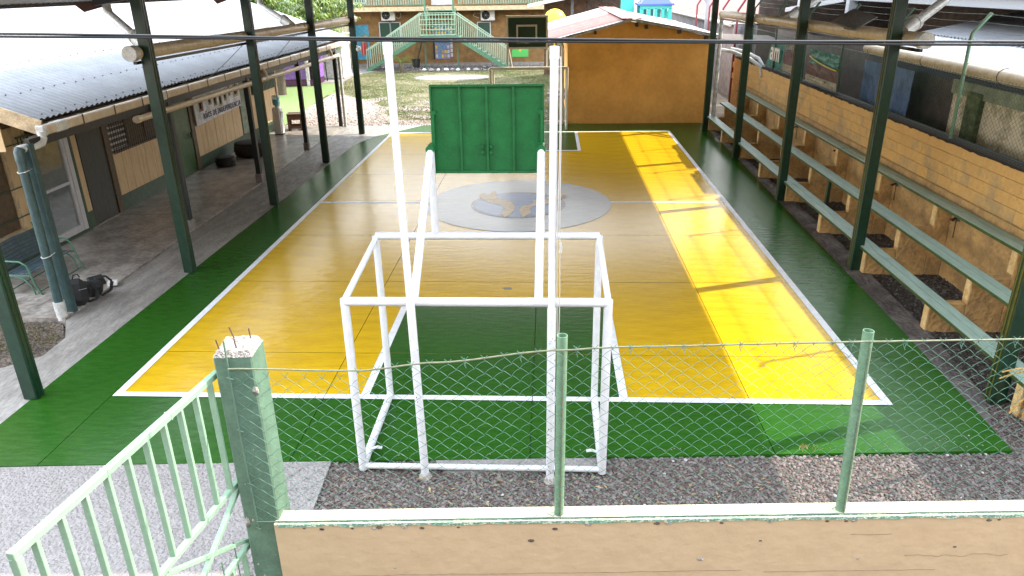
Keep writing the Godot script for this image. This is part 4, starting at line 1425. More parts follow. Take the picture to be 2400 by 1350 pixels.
	# pink roofed house beyond
	t = thing("pink_roof_house", Vector3(14, 0, -44), "house with pink roof and grey wall beyond the court corner", "house")
	b = B.new()
	b.box(Vector3(8.45, 1.55, -47.5), Vector3(0.2, 3.1, 25))
	obj("wall", b, M.grey_wall, t)
	b = B.new()
	dn = Vector3(12, 2.9, 0)
	b.corr(Vector3(8.2, 3.22, -35.5), Vector3(0, 0, -1), 25, dn.normalized(), dn.length(), 0.3, 0.02)
	obj("roof_sheet", b, M.roof_pink, t)
	b = B.new()
	b.tube([Vector3(8.15, 3.16, -35.4), Vector3(8.15, 3.18, -60)], 0.09, 12)
	obj("gutter", b, M.pvc_white, t)
	b = B.new()
	b.box(Vector3(12, 1.6, -35.2), Vector3(7.4, 3.2, 0.2))
	obj("end_wall", b, M.grey_wall, t)
	for z in [-30.6, -33.2, -36.0, -39.0]:
		b = B.new()
		b.tube([Vector3(7.3, 0, z), Vector3(7.3, 3.9, z), Vector3(7.55, 4.3, z)], 0.045, 10)
		tag(obj("fence_post", b, M.oxide_red), "dark red bent fence post, %s from the court corner" % {-30.6: "first", -33.2: "second", -36.0: "third", -39.0: "fourth"}[z], "fence post", "dark red fence posts by the pink roof")
	b = B.new()
	b.bar(Vector3(8.0, 0, -40.0), Vector3(8.0, 6.5, -40.0), 0.16, 0.16)
	b.bar(Vector3(8.0, 3.9, -40.0), Vector3(7.2, 4.9, -40.0), 0.08, 0.08)
	tag(obj("steel_pole", b, M.steel_grey), "pale grey steel pole with diagonal brace before the pink roof", "pole")
	# white pipes at the court's far right corner
	t = thing("corner_downpipe", Vector3(5.93, 0, -27.2), "white downpipe beside the farthest right canopy post", "drain pipe")
	b = B.new()
	b.tube([Vector3(5.95, 0.02, -27.15), Vector3(5.95, 3.95, -27.15)], 0.075, 14)
	obj("pipe", b, M.pvc_white, t)
	b = B.new()
	b.tube([Vector3(5.95, 3.75, -27.15), Vector3(5.95, 3.98, -27.15)], 0.09, 14)
	obj("coupling", b, M.pipe_cream, t)
	t = thing("lean_to_roof", Vector3(7.2, 0, -29.3), "small dark lean-to roof with white gutter end by orange building", "roof")
	b = B.new()
	b.box(Vector3(7.2, 3.0, -29.3), Vector3(2.6, 0.05, 2.2), Basis(Vector3.BACK, -0.05) * Basis(Vector3.RIGHT, 0.04))
	obj("sheet", b, M.dark_wall, t)
	b = B.new()
	b.box(Vector3(7.0, 2.9, -28.1), Vector3(0.3, 0.15, 0.16), Basis(), 0.02)
	obj("gutter_end", b, M.pvc_white, t)
	for k in 2:
		b = B.new()
		b.tube([Vector3(5.98 + 0.5 * k, 2.75, -27.6), Vector3(6.4 + 0.4 * k, 2.70, -27.0), Vector3(6.85 + 0.3 * k, 2.52, -26.4), Vector3(7.1 + 0.1 * k, 2.3, -25.9), Vector3(7.14 + 0.1 * k, 2.0, -25.7)], 0.06, 12)
		tag(obj("bent_pipe", b, M.pvc_white), ["white bent pipe dropping over the wall by the corner downpipe", "second white bent pipe behind the first, by the wall corner"][k], "drain pipe")

# ---------------------------------------------------------------- the classroom block with its veranda on the left
const WX := -10.35
func yz(called: String, parent: Node, m: Material, y0: float, y1: float, z0: float, z1: float, x: float, d: float, bev := 0.0) -> MeshInstance3D:   # a box whose court face lies at x
	var b := B.new()
	b.box(Vector3(x - d * 0.5, (y0 + y1) * 0.5, (z0 + z1) * 0.5), Vector3(d, absf(y1 - y0), absf(z1 - z0)), Basis(), bev)
	return obj(called, b, m, parent)

func planks(parent: Node, y0: float, y1: float, z0: float, z1: float, x := WX):
	var n := maxi(1, int(round(absf(z1 - z0) / 0.34)))
	for k in n:
		var a := lerpf(z0, z1, float(k) / n)
		var c := lerpf(z0, z1, float(k + 1) / n)
		yz("plank", parent, M["plank_%d" % (rng.randi() % 3)], y0, y1, a - 0.004, c + 0.004, x - 0.003 + rng.randf_range(-0.003, 0.003), 0.022, 0.004)

func make_classrooms():
	var t := thing("classroom_block", Vector3(-11, 0, -20), "long cream plank classroom block under a zinc veranda roof, left of court", "building")
	# wall core, ceiling, end and rear
	yz("wall", t, M.trim_brown, 0, 3.3, -11.6, -14.0, WX - 0.03, 0.10)
	yz("wall", t, M.trim_brown, 0, 3.3, -15.2, -28.0, WX - 0.03, 0.10)
	var b := B.new()
	b.box(Vector3(-14.4, 1.6, -28.0), Vector3(8.2, 3.2, 0.12))
	b.box(Vector3(-18.5, 1.6, -19.8), Vector3(0.12, 3.2, 16.4))
	b.box(Vector3(-14.4, 1.6, -11.6), Vector3(8.0, 3.2, 0.12))
	obj("outer_wall", b, M.fascia_cream, t)
	b = B.new()
	b.box(Vector3(-10.344, 1.0, -28.0), Vector3(0.03, 2.0, 0.16))
	obj("corner_board", b, M.pvc_white, t)
	# skirting painted green, split at the doors
	for s in [[-15.32, -15.55], [-16.52, -19.3], [-20.98, -27.93]]:
		yz("skirting", t, M.trim_green, 0.02, 0.40, s[0], s[1], WX + 0.008, 0.03, 0.004)
	yz("skirting", t, M.trim_green, 0.02, 0.62, -11.66, -14.0, WX + 0.008, 0.03, 0.004)
	# planked panels
	planks(t, 0.40, 2.6, -15.36, -15.54)
	planks(t, 0.40, 1.44, -16.76, -19.24)
	planks(t, 0.40, 2.5, -21.06, -24.42)
	planks(t, 0.40, 2.6, -25.0, -25.6)
	planks(t, 0.40, 1.55, -25.6, -27.9)
	planks(t, 2.28, 2.75, -16.7, -21.0)
	# big window with drawn blind at the near end
	yz("window_blind", t, M.blind, 0.66, 2.5, -11.7, -13.25, WX - 0.06, 0.05)
	for z in [-11.7, -13.3, -13.62, -13.95]:
		yz("window_frame", t, M.fascia_cream, 0.62, 2.6, z + 0.04, z - 0.04, WX + 0.012, 0.07, 0.006)
	yz("window_sill", t, M.fascia_cream, 0.60, 0.70, -11.64, -13.36, WX + 0.04, 0.10, 0.006)
	planks(t, 0.62, 2.6, -13.36, -13.95)
	for y in [0.95, 1.5, 2.3]:
		var g := B.new()
		g.bar(Vector3(WX + 0.09, y, -11.7), Vector3(WX + 0.09, y, -14.05), 0.02, 0.02)
		obj("grille_bar", g, M.trim_green, t)
	# glazed aluminium door, part open behind its green grille leaf
	yz("room_wall", t, M.fascia_cream, 0.02, 3.2, -11.7, -27.9, WX - 3.4, 0.08)       # the room behind the door
	b = B.new()
	b.box(Vector3(WX - 1.7, 3.16, -19.8), Vector3(3.4, 0.05, 16.2))
	obj("room_ceiling", b, M.ceiling, t)
	b = B.new()
	b.box(Vector3(WX - 1.75, 1.6, -17.0), Vector3(3.2, 3.1, 0.08))
	obj("partition", b, M.fascia_cream, t)
	yz("door_jamb", t, M.alu, 0.02, 2.36, -15.10, -15.24, WX + 0.012, 0.10, 0.006)
	yz("door_jamb", t, M.trim_green, 0.02, 2.42, -15.25, -15.33, WX + 0.014, 0.10, 0.006)
	yz("door_jamb", t, M.trim_green, 0.02, 2.42, -13.98, -14.06, WX + 0.014, 0.10, 0.006)
	var dr := yz("glass_door", t, M.pane, 0.12, 2.28, -14.14, -15.06, WX - 0.03, 0.012)
	for z in [[-14.08, -14.16], [-15.00, -15.09]]:
		yz("stile", dr, M.alu, 0.04, 2.34, z[0], z[1], WX, 0.05, 0.005)
	for y in [[0.04, 0.22], [1.14, 1.20], [2.26, 2.34]]:
		yz("door_rail", dr, M.alu, y[0], y[1], -14.16, -15.0, WX - 0.004, 0.045, 0.005)
	yz("threshold", t, M.trim_green, 0.0, 0.075, -14.0, -15.3, WX + 0.06, 0.14, 0.01)
	b = B.new()                                            # green grille leaf folded back against the wall
	for k in 4:
		b.bar(Vector3(WX + 0.08, 0.12, -13.66 - 0.10 * k), Vector3(WX + 0.08, 2.4, -13.66 - 0.10 * k), 0.018, 0.018)
	for y in [0.12, 1.05, 1.14, 2.4]:
		b.bar(Vector3(WX + 0.08, y, -13.62), Vector3(WX + 0.08, y, -14.0), 0.03, 0.03)
	obj("grille_leaf", b, M.trim_green, t)
	# olive door
	yz("olive_door", t, M.door_olive, 0.05, 2.3, -15.58, -16.50, WX - 0.01, 0.05)
	yz("door_post", t, M.trim_brown, 0.02, 2.6, -16.52, -16.72, WX + 0.02, 0.09, 0.008)
	yz("threshold", t, M.concrete, 0.0, 0.05, -15.56, -16.5, WX + 0.05, 0.12)
	# barred window
	var win := yz("window", t, M.glass_dark, 1.46, 2.26, -16.74, -19.22, WX - 0.05, 0.02)
	yz("frame", win, M.trim_brown, 1.42, 1.47, -16.72, -19.24, WX + 0.012, 0.08, 0.005)
	for z in [-17.55, -18.4]:
		yz("mullion", win, M.trim_brown, 1.46, 2.26, z + 0.025, z - 0.025, WX, 0.05)
	var lou := B.new()
	for k in 6:
		lou.box(Vector3(WX - 0.035, 1.52 + 0.13 * k, -17.15), Vector3(0.01, 0.10, 0.72), Basis(Vector3.BACK, 0.45))
	obj("louvre", lou, M.alu, win)
	for k in 25:
		b = B.new()
		var z := -16.78 - 0.10 * k
		b.bar(Vector3(WX + 0.05, 1.40, z), Vector3(WX + 0.05, 2.3, z), 0.011, 0.011)
		obj("bar", b, M.dark_steel, win)
	for y in [1.42, 1.52, 2.05]:
		b = B.new()
		b.bar(Vector3(WX + 0.055, y, -16.75), Vector3(WX + 0.055, y, -19.22), 0.016, 0.016)
		obj("rail", b, M.dark_steel, win)
	# green door
	yz("green_door", t, M.door_green, 0.06, 2.2, -19.36, -20.80, WX - 0.01, 0.05)
	yz("door_post", t, M.trim_brown, 0.02, 2.5, -20.82, -21.04, WX + 0.02, 0.09, 0.008)
	yz("door_post", t, M.trim_green, 0.02, 2.5, -19.26, -19.36, WX + 0.02, 0.09, 0.008)
	yz("threshold", t, M.concrete_light, 0.0, 0.05, -19.4, -20.8, WX + 0.06, 0.12)
	b = B.new()
	b.box(Vector3(WX + 0.04, 1.12, -20.7), Vector3(0.05, 0.16, 0.05), Basis(), 0.008)
	b.bar(Vector3(WX + 0.07, 1.05, -20.72), Vector3(WX + 0.07, 1.05, -20.55), 0.02, 0.02)
	obj("lock", b, M.dark_steel, t)
	# grey green flush panel and louvred green window farther on
	yz("panel", t, M.green_grey, 0.42, 2.6, -24.46, -25.0, WX + 0.012, 0.05)
	var lw := yz("louvre_window", t, M.dark_wall, 1.56, 2.6, -25.7, -27.9, WX, 0.03)
	for k in 16:
		yz("slat", lw, M.trim_green, 1.56, 2.6, -25.74 - 0.135 * k, -25.83 - 0.135 * k, WX + 0.03, 0.04, 0.006)
	# roof: corrugated zinc falling to the court
	b = B.new()
	var up := Vector3(-5.4, 1.89, 0)
	b.corr(Vector3(-8.06, 3.135, -11.22), Vector3(0, 0, -1), 19.3, up.normalized(), up.length(), 0.155, 0.019, 0.015)
	var rf := obj("roof_sheet", b, M.zinc, t)
	b = B.new()
	for k in 62:
		for u in [0.10, 0.86, 1.9]:
			var q: Vector3 = Vector3(-8.06, 3.135, -11.22 - 0.155 * 2.0 * k) + up.normalized() * (u + 0.02 * sin(k * 3.7))
			b.lathe([Vector2(0.016, 0.016), Vector2(0.013, 0.032), Vector2(0, 0.034)], 6, q)
	obj("roof_screws", b, M.dark_steel, rf).set_meta("kind", "stuff")
	b = B.new()
	var dn := Vector3(-5.4, -1.89, 0)
	b.corr(Vector3(-13.46, 5.02, -11.22), Vector3(0, 0, -1), 19.3, dn.normalized(), dn.length(), 0.155, 0.019)
	obj("rear_roof_sheet", b, M.zinc, t)
	b = B.new()                                            # ceiling boards of the veranda
	b.bar(Vector3(-8.15, 2.98, -20.9), Vector3(-13.4, 4.80, -20.9), 19.0, 0.02)
	obj("ceiling", b, M.ceiling, t)
	b = B.new()
	b.bar(Vector3(-8.12, 3.00, -11.3), Vector3(-8.12, 3.00, -30.4), 0.05, 0.14)
	obj("eave_board", b, M.trim_brown, t)
	b = B.new()
	b.bar(Vector3(-8.02, 2.84, -10.85), Vector3(-8.02, 2.84, -28.2), 0.09, 0.14)
	obj("plate_beam", b, M.dark_steel, t)
	for z in [-11.2, -30.5]:
		b = B.new()
		b.bar(Vector3(-7.98, 3.02, z), Vector3(-13.46, 4.94, z), 0.03, 0.24)
		obj("barge_board", b, M.fascia_cream if z > -20 else M.pvc_white, t)
	for k in 9:                                            # boards of the near gable
		b = B.new()
		var x := -8.75 - 0.5 * k
		b.plate([Vector3(x, 2.62, -11.32), Vector3(x - 0.49, 2.62, -11.32), Vector3(x - 0.49, 3.13 + 0.35 * (-8.1 - x + 0.49) - 0.05, -11.32), Vector3(x, 3.13 + 0.35 * (-8.1 - x) - 0.05, -11.32)], Vector3(0, 0, -0.02))
		obj("gable_board", b, M["plank_%d" % (k % 3)], t)
	# inner posts of the veranda
	for z in [-10.85, -15.27, -19.55, -23.82, -28.1]:
		b = B.new()
		b.box(Vector3(-8.02, 1.42, z), Vector3(0.13, 2.84, 0.13), Basis(), 0.01)
		var po := obj("post", b, M.inner_post if z < -11 else M.pipe_teal, t)
		if z < -11 and z > -28:
			b = B.new()
			b.box(Vector3(-8.02, 0.13, z), Vector3(0.18, 0.26, 0.18), Basis(), 0.015)
			obj("plinth", b, M.concrete_light, po)
	# eave gutter with its straps and end cap
	t = thing("veranda_gutter", Vector3(-7.98, 3.0, -20), "cream box gutter with dark straps along the veranda roof edge", "gutter")
	b = B.new()
	b.box(Vector3(-7.98, 2.985, -20.9), Vector3(0.14, 0.15, 19.3), Basis(), 0.02)
	obj("channel", b, M.gutter_cream, t)
	for z in [-11.2, -11.62, -15.0, -23.5]:
		b = B.new()
		b.box(Vector3(-7.98, 2.985, z), Vector3(0.155, 0.165, 0.32 if z < -11.5 else 0.10), Basis(), 0.02)
		obj("joiner", b, M.pvc_white, t)
	for k in 19:
		b = B.new()
		b.box(Vector3(-7.905, 2.985, -12.2 - 0.98 * k), Vector3(0.008, 0.19, 0.03))
		b.box(Vector3(-7.95, 3.078, -12.2 - 0.98 * k), Vector3(0.09, 0.006, 0.03))
		obj("strap", b, M.trim_brown, t)
	# lower collecting pipe with bends up to the gutter
	t = thing("lower_rain_pipe", Vector3(-7.86, 2.7, -20), "cream lower rain pipe hung beneath the veranda gutter", "drain pipe")
	b = B.new()
	b.tube([Vector3(-7.86, 2.72, -13.7), Vector3(-7.86, 2.68, -21), Vector3(-7.86, 2.64, -28.05)], 0.062, 16)
	obj("pipe", b, M.gutter_cream, t)
	for s in [[-13.72, 0.0], [-14.6, 1.0], [-20.6, 1.0], [-22.6, 0.0], [-25.5, 0.0], [-27.2, 1.0], [-28.0, 0.0]]:
		b = B.new()
		b.tube([Vector3(-7.86, 2.72 - 0.006 * (-13.7 - s[0]), s[0]), Vector3(-7.86, 2.72 - 0.006 * (-13.7 - s[0]), s[0] - 0.12)], 0.07, 16)
		var cp := obj("coupling", b, M.pipe_cream if s[0] > -28 else M.pvc_white, t)
		if s[1] > 0.5:
			b = B.new()
			b.tube([Vector3(-7.86, 2.70, s[0] - 0.06), Vector3(-7.88, 2.82, s[0] - 0.06), Vector3(-7.95, 2.95, s[0] - 0.02)], 0.055, 14)
			obj("riser", b, M.gutter_cream, cp)
	# teal downpipe at the near end
	t = thing("teal_downpipe", Vector3(-8.05, 0, -10.63), "teal painted drainpipe with white elbow and white foot, nearest veranda post", "drain pipe")
	b = B.new()
	b.tube([Vector3(-8.05, 0.22, -10.63), Vector3(-8.06, 2.66, -10.68)], 0.068, 18)
	obj("pipe", b, M.pipe_teal, t)
	b = B.new()
	b.tube([Vector3(-8.05, -0.03, -10.63), Vector3(-8.05, 0.27, -10.63)], 0.082, 18)
	b.tube([Vector3(-8.05, 0.14, -10.63), Vector3(-8.05, 0.29, -10.63)], 0.088, 18)
	obj("foot_sleeve", b, M.pvc_white, t)
	b = B.new()
	b.tube([Vector3(-8.06, 2.60, -10.68), Vector3(-8.06, 2.74, -10.68), Vector3(-8.06, 2.79, -10.72)], 0.076, 18)
	obj("elbow", b, M.pipe_teal, t)
	b = B.new()
	b.tube([Vector3(-8.06, 2.785, -10.70), Vector3(-8.01, 2.785, -11.05), Vector3(-7.99, 2.80, -11.14), Vector3(-7.98, 2.86, -11.18), Vector3(-7.98, 2.97, -11.18)], 0.062, 18)
	obj("swan_neck", b, M.pvc_white, t)
	for y in [1.07, 2.45]:
		b = B.new()
		var pts := []
		for k in 17:
			var a := TAU * k / 16
			pts.append(Vector3(-8.05 + 0.073 * sin(a), y + 0.02 * sin(a * 0.5), -10.64 + 0.073 * cos(a) - (0.1 if k > 5 and k < 11 else 0.0)))
		b.tube(pts, 0.006, 6, false)
		obj("wire_tie", b, M.plastic_white, t)
	# loose wires
	var wires := [[Vector3(-9.9, 3.78, -11.2), Vector3(-8.6, 3.34, -15.2), Vector3(-7.9, 3.1, -16.4), 0.05, "thin dark wire trailing across the near veranda roof"], [Vector3(-7.0, 3.86, -17.4), Vector3(-7.5, 3.4, -17.3), Vector3(-7.95, 3.06, -17.2), 0.01, "short dark wire from the upper pipe to the gutter, nearer"], [Vector3(-7.0, 3.82, -21.0), Vector3(-7.6, 3.4, -21.2), Vector3(-7.95, 3.05, -21.6), 0.05, "slack dark wire from the upper pipe to the gutter, farther"]]
	for w in wires:
		b = B.new()
		var pts := []
		for k in 13:
			var s := k / 12.0
			pts.append(w[0].lerp(w[1], s).lerp(w[1].lerp(w[2], s), s) - Vector3(0, w[3] * sin(PI * s), 0))
		b.tube(pts, 0.007, 6)
		tag(obj("wire", b, M.dark_steel), w[4], "wire")

func make_veranda_things():
	# printed sign board
	var t := thing("sign_board", Vector3(-10.28, 1.3, -22.7), "white printed board reading AÑOS DE INDEPENDENCIA hung on plank wall", "sign")
	var sl := func(z: float, y: float, o := 0.0) -> Vector3: return Vector3(-10.27 + o, y, z)
	var b := B.new()
	b.plate([sl.call(-21.06, 1.30), sl.call(-21.06, 2.42), sl.call(-24.42, 2.42), sl.call(-24.42, 1.40)], Vector3(-0.03, 0, 0))
	obj("panel", b, M.print_white, t)
	var face := Basis(Vector3(0, 0, -1), Vector3(0, 1, 0), Vector3(1, 0, 0))
	letters("lettering", "AÑOS DE INDEPENDENCIA", M.ink_blue, t, Transform3D(face, Vector3(-10.264, 1.50, -22.95)), 0.225, 0.004)
	var pics := [[-21.5, 1.86, 0.26, 0.40, "photo_red"], [-22.12, 1.93, 0.2, 0.34, "photo_sepia"], [-22.5, 1.88, 0.22, 0.40, "photo_sepia"], [-22.88, 1.80, 0.22, 0.38, "photo_gold"], [-23.25, 1.91, 0.2, 0.36, "photo_sepia"], [-23.6, 1.98, 0.16, 0.32, "photo_sepia"], [-24.1, 1.95, 0.36, 0.42, "photo_gold"]]
	for p in pics:
		b = B.new()
		b.box(Vector3(-10.266, p[1], p[0]), Vector3(0.008, p[3], p[2]))
		var ph := obj("picture", b, M[p[4]], t)
		b = B.new()
		b.lathe([Vector2(0.0, -0.5), Vector2(0.45, -0.3), Vector2(0.5, 0.1), Vector2(0.3, 0.3), Vector2(0.22, 0.5), Vector2(0.0, 0.55)], 8, Vector3(-10.262, p[1], p[0]), Basis.from_scale(Vector3(0.006, p[3] * 0.8, p[2] * 0.8)))
		obj("figure", b, M.trim_brown, ph)
	# slatted bench
	t = thing("park_bench", Vector3(-9.6, 0, -12.2), "slate blue slatted bench with green curved metal frame on veranda", "bench")
	var P := func(u: float, v: float, y: float) -> Vector3: return Vector3(-9.50 + v, y, -12.16 + u)     # u along bench (towards the street), v out from the wall
	for k in 7:
		b = B.new()
		var y := 0.47 + 0.062 * k
		var v := -0.12 - 0.022 * k
		b.bar(P.call(-0.62, v, y), P.call(0.0, v - 0.03, y + 0.012), 0.014, 0.054, Vector3.UP, 0.004)
		b.bar(P.call(0.0, v - 0.03, y + 0.012), P.call(0.62, v, y), 0.014, 0.054, Vector3.UP, 0.004)
		obj("back_slat", b, M.bench_slate, t)
	for k in 5:
		b = B.new()
		b.bar(P.call(-0.62, -0.06 + 0.095 * k, 0.40 + (0.012 if k > 2 else 0.0)), P.call(0.62, -0.06 + 0.095 * k, 0.40 + (0.012 if k > 2 else 0.0)), 0.085, 0.016, Vector3.UP, 0.004)
		obj("seat_slat", b, M.bench_slate, t)
	for u in [-0.64, 0.64]:
		b = B.new()
		b.tube([P.call(u, -0.30, 0.98), P.call(u, -0.14, 0.46), P.call(u, -0.10, 0.40), P.call(u, -0.22, 0.18), P.call(u, -0.30, 0.03)], 0.016, 10)
		obj("back_leg", b, M.bench_frame, t)
		b = B.new()
		b.tube([P.call(u, -0.20, 0.62), P.call(u, 0.02, 0.66), P.call(u, 0.26, 0.65), P.call(u, 0.37, 0.58), P.call(u, 0.40, 0.44), P.call(u, 0.44, 0.22), P.call(u, 0.52, 0.03)], 0.018, 10)
		obj("arm", b, M.bench_frame, t)
		b = B.new()
		b.tube([P.call(u, -0.08, 0.385), P.call(u, 0.38, 0.385)], 0.014, 8)
		obj("seat_bar", b, M.bench_frame, t)
		b = B.new()
		b.tube([P.call(u, 0.10, 0.38), P.call(u, 0.26, 0.33), P.call(u, 0.36, 0.2), P.call(u, 0.40, 0.03)], 0.014, 8)
		obj("brace_leg", b, M.bench_frame, t)
	b = B.new()
	b.tube([P.call(-0.64, -0.02, 0.12), P.call(0.64, -0.02, 0.12)], 0.012, 8)
	b.tube([P.call(-0.64, 0.45, 0.06), P.call(0.64, 0.45, 0.06)], 0.012, 8)
	obj("stretcher", b, M.bench_frame, t)
	# backpack slumped against the nearest veranda post
	t = thing("backpack", Vector3(-8.02, 0, -11.2), "black backpack slumped on the floor behind the nearest veranda post", "backpack")
	var kb := Basis(Vector3.UP, 0.5) * Basis(Vector3.RIGHT, -0.35)
	b = B.new()
	b.box(Vector3(-8.06, 0.25, -11.12), Vector3(0.34, 0.46, 0.22), kb, 0.09)
	b.box(Vector3(-8.06, 0.12, -11.08), Vector3(0.38, 0.22, 0.27), kb, 0.09)
	obj("main_bag", b, M.black_cloth, t)
	b = B.new()
	b.box(Vector3(-7.96, 0.19, -11.44), Vector3(0.30, 0.34, 0.20), Basis(Vector3.UP, 0.9) * Basis(Vector3.RIGHT, 0.5), 0.07)
	b.box(Vector3(-7.93, 0.30, -11.52), Vector3(0.26, 0.06, 0.22), Basis(Vector3.UP, 0.9) * Basis(Vector3.RIGHT, 0.6), 0.02)
	obj("front_pocket", b, M.black_cloth, t)
	for w in [[Vector3(-7.92, 0.36, -11.46), Vector3(-7.80, 0.36, -11.60), Vector3(-7.74, 0.24, -11.66), Vector3(-7.76, 0.09, -11.60), Vector3(-7.86, 0.045, -11.46)], [Vector3(-8.0, 0.40, -11.22), Vector3(-7.9, 0.36, -11.30), Vector3(-7.83, 0.20, -11.34), Vector3(-7.84, 0.06, -11.30), Vector3(-7.95, 0.04, -11.2)]]:
		b = B.new()
		for k in 4:
			b.bar(w[k], w[k + 1], 0.055, 0.012, Vector3(0.3, 1, 0.2), 0.004)
		obj("shoulder_strap", b, M.black_cloth, t)
	b = B.new()
	b.tube([Vector3(-8.10, 0.47, -11.16), Vector3(-8.09, 0.53, -11.19), Vector3(-8.05, 0.53, -11.24), Vector3(-8.03, 0.47, -11.26)], 0.012, 8)
	obj("handle", b, M.black_cloth, t)
	b = B.new()
	b.tube([Vector3(-7.93, 0.33, -11.02), Vector3(-7.90, 0.30, -11.18)], 0.006, 6)
	b.tube([Vector3(-7.86, 0.27, -11.38), Vector3(-7.83, 0.2, -11.42)], 0.006, 6)
	obj("zip_pull", b, M.steel_grey, t)
	b = B.new()
	b.box(Vector3(-7.96, 0.06, -12.0), Vector3(0.16, 0.06, 0.14), Basis(Vector3.UP, 0.4), 0.008)
	b.box(Vector3(-7.96, 0.093, -12.0), Vector3(0.165, 0.01, 0.145), Basis(Vector3.UP, 0.4))
	tag(obj("small_box", b, M.plastic_white), "small white box on the floor behind the black backpack", "box")
	# covered tyres used as seats
	for s in [[-9.82, -21.55, 0.29, 0.25, "smaller dark covered tyre seat in front of the larger one"], [-9.55, -23.05, 0.56, 0.40, "large dark covered tyre seat by the plank wall"]]:
		t = thing("tyre_seat", Vector3(s[0], 0.028, s[1]), s[4], "tyre seat", "", false)
		b = B.new()
		var r: float = s[2]
		var h: float = s[3]
		b.lathe([Vector2(r * 0.90, 0.0), Vector2(r * 0.98, h * 0.12), Vector2(r, h * 0.35), Vector2(r * 0.985, h * 0.5), Vector2(r, h * 0.65), Vector2(r * 0.98, h * 0.86), Vector2(r * 0.9, h * 0.98)], 28, Vector3(s[0], 0.028, s[1]))
		obj("tyre", b, M.rubber, t)
		b = B.new()
		b.lathe([Vector2(r * 0.97, h * 0.93), Vector2(r * 0.95, h * 1.03), Vector2(r * 0.8, h * 1.07), Vector2(0.0, h * 1.08)], 28, Vector3(s[0], 0.028, s[1]))
		obj("cover", b, M.black_cloth, t)
		for k in 20:
			b = B.new()
			var a := TAU * k / 20
			b.box(Vector3(s[0] + cos(a) * r * 0.995, 0.028 + h * 0.5, s[1] + sin(a) * r * 0.995), Vector3(0.02, h * 0.34, r * 0.2), Basis(Vector3.UP, -a), 0.005)
			obj("tread_block", b, M.rubber, t)
	# water dispenser
	t = thing("water_dispenser", Vector3(-9.86, 0.028, -26.5), "white water dispenser with blue bottle near the veranda's far end", "water dispenser")
	var o := Vector3(-9.86, 0.028, -26.5)
	b = B.new()
	b.box(o + Vector3(0, 0.5, 0), Vector3(0.30, 0.98, 0.30), Basis(), 0.05)
	obj("cabinet", b, M.plastic_white, t)
	b = B.new()
	b.box(o + Vector3(0, 0.012, 0), Vector3(0.29, 0.03, 0.29), Basis(), 0.01)
	obj("foot", b, M.dark_steel, t)
	b = B.new()
	b.box(o + Vector3(0.155, 0.74, 0), Vector3(0.02, 0.22, 0.2), Basis(), 0.01)
	for k in 2:
		b.tube([o + Vector3(0.16, 0.80, -0.05 + 0.1 * k), o + Vector3(0.20, 0.79, -0.05 + 0.1 * k)], 0.016, 8)
	obj("taps", b, M.alu, t)
	b = B.new()
	b.lathe([Vector2(0.05, 0.98), Vector2(0.06, 1.02), Vector2(0.13, 1.08), Vector2(0.135, 1.20), Vector2(0.128, 1.21), Vector2(0.135, 1.23), Vector2(0.135, 1.36), Vector2(0.11, 1.40), Vector2(0.0, 1.41)], 20, o)
	obj("bottle", b, M.bottle, t)
	b = B.new()
	b.lathe([Vector2(0.04, 0.99), Vector2(0.055, 1.03), Vector2(0.12, 1.085), Vector2(0.125, 1.25), Vector2(0.0, 1.25)], 20, o)
	var wm := mat("water", L(0.10, 0.36, 0.40), 0.1)
	obj("water", b, wm, t)
	b = B.new()
	b.lathe([Vector2(0.0, 0.0), Vector2(0.06, 0.0), Vector2(0.075, 0.16), Vector2(0.07, 0.17), Vector2(0.0, 0.15)], 14, Vector3(-10.12, 0.028, -25.95))
	b.tube([Vector3(-10.19, 0.19, -25.95), Vector3(-10.12, 0.26, -25.95), Vector3(-10.05, 0.19, -25.95)], 0.006, 6)
	tag(obj("bucket", b, M.pipe_teal), "small teal bucket on the floor beside the water dispenser", "bucket")
	# wooden stool
	t = thing("wooden_stool", Vector3(-9.55, 0.028, -27.45), "brown wooden stool standing beyond the water dispenser", "stool")
	o = Vector3(-9.55, 0.028, -27.45)
	var rb := Basis(Vector3.UP, 0.15)
	b = B.new()
	for k in 3:
		b.box(o + rb * Vector3(0, 0.60, -0.19 + 0.19 * k), Vector3(0.56, 0.035, 0.184), rb, 0.006)
	obj("seat", b, M.wood_brown, t)
	for k in 4:
		b = B.new()
		b.box(o + rb * Vector3(-0.23 if k & 1 else 0.23, 0.29, -0.21 if k & 2 else 0.21), Vector3(0.075, 0.58, 0.075), rb, 0.006)
		obj("leg", b, M.wood_brown, t)
	for k in 2:
		b = B.new()
		b.box(o + rb * Vector3(0, 0.48, 0.235 if k else -0.235), Vector3(0.50, 0.17, 0.03), rb, 0.004)
		b.box(o + rb * Vector3(0, 0.13, 0.235 if k else -0.235), Vector3(0.50, 0.10, 0.03), rb, 0.004)
		obj("apron", b, M.wood_brown, t)
		b = B.new()
		b.box(o + rb * Vector3(0.255 if k else -0.255, 0.48, 0), Vector3(0.03, 0.17, 0.40), rb, 0.004)
		b.box(o + rb * Vector3(0.255 if k else -0.255, 0.13, 0), Vector3(0.03, 0.10, 0.40), rb, 0.004)
		obj("apron", b, M.wood_brown, t)
	# white pipe strapped to the farthest inner post
	b = B.new()
	b.tube([Vector3(-7.86, 0.0, -28.18), Vector3(-7.86, 2.66, -28.18)], 0.058, 14)
	tag(obj("downpipe", b, M.pvc_white), "white downpipe beside the farthest inner veranda post", "drain pipe")

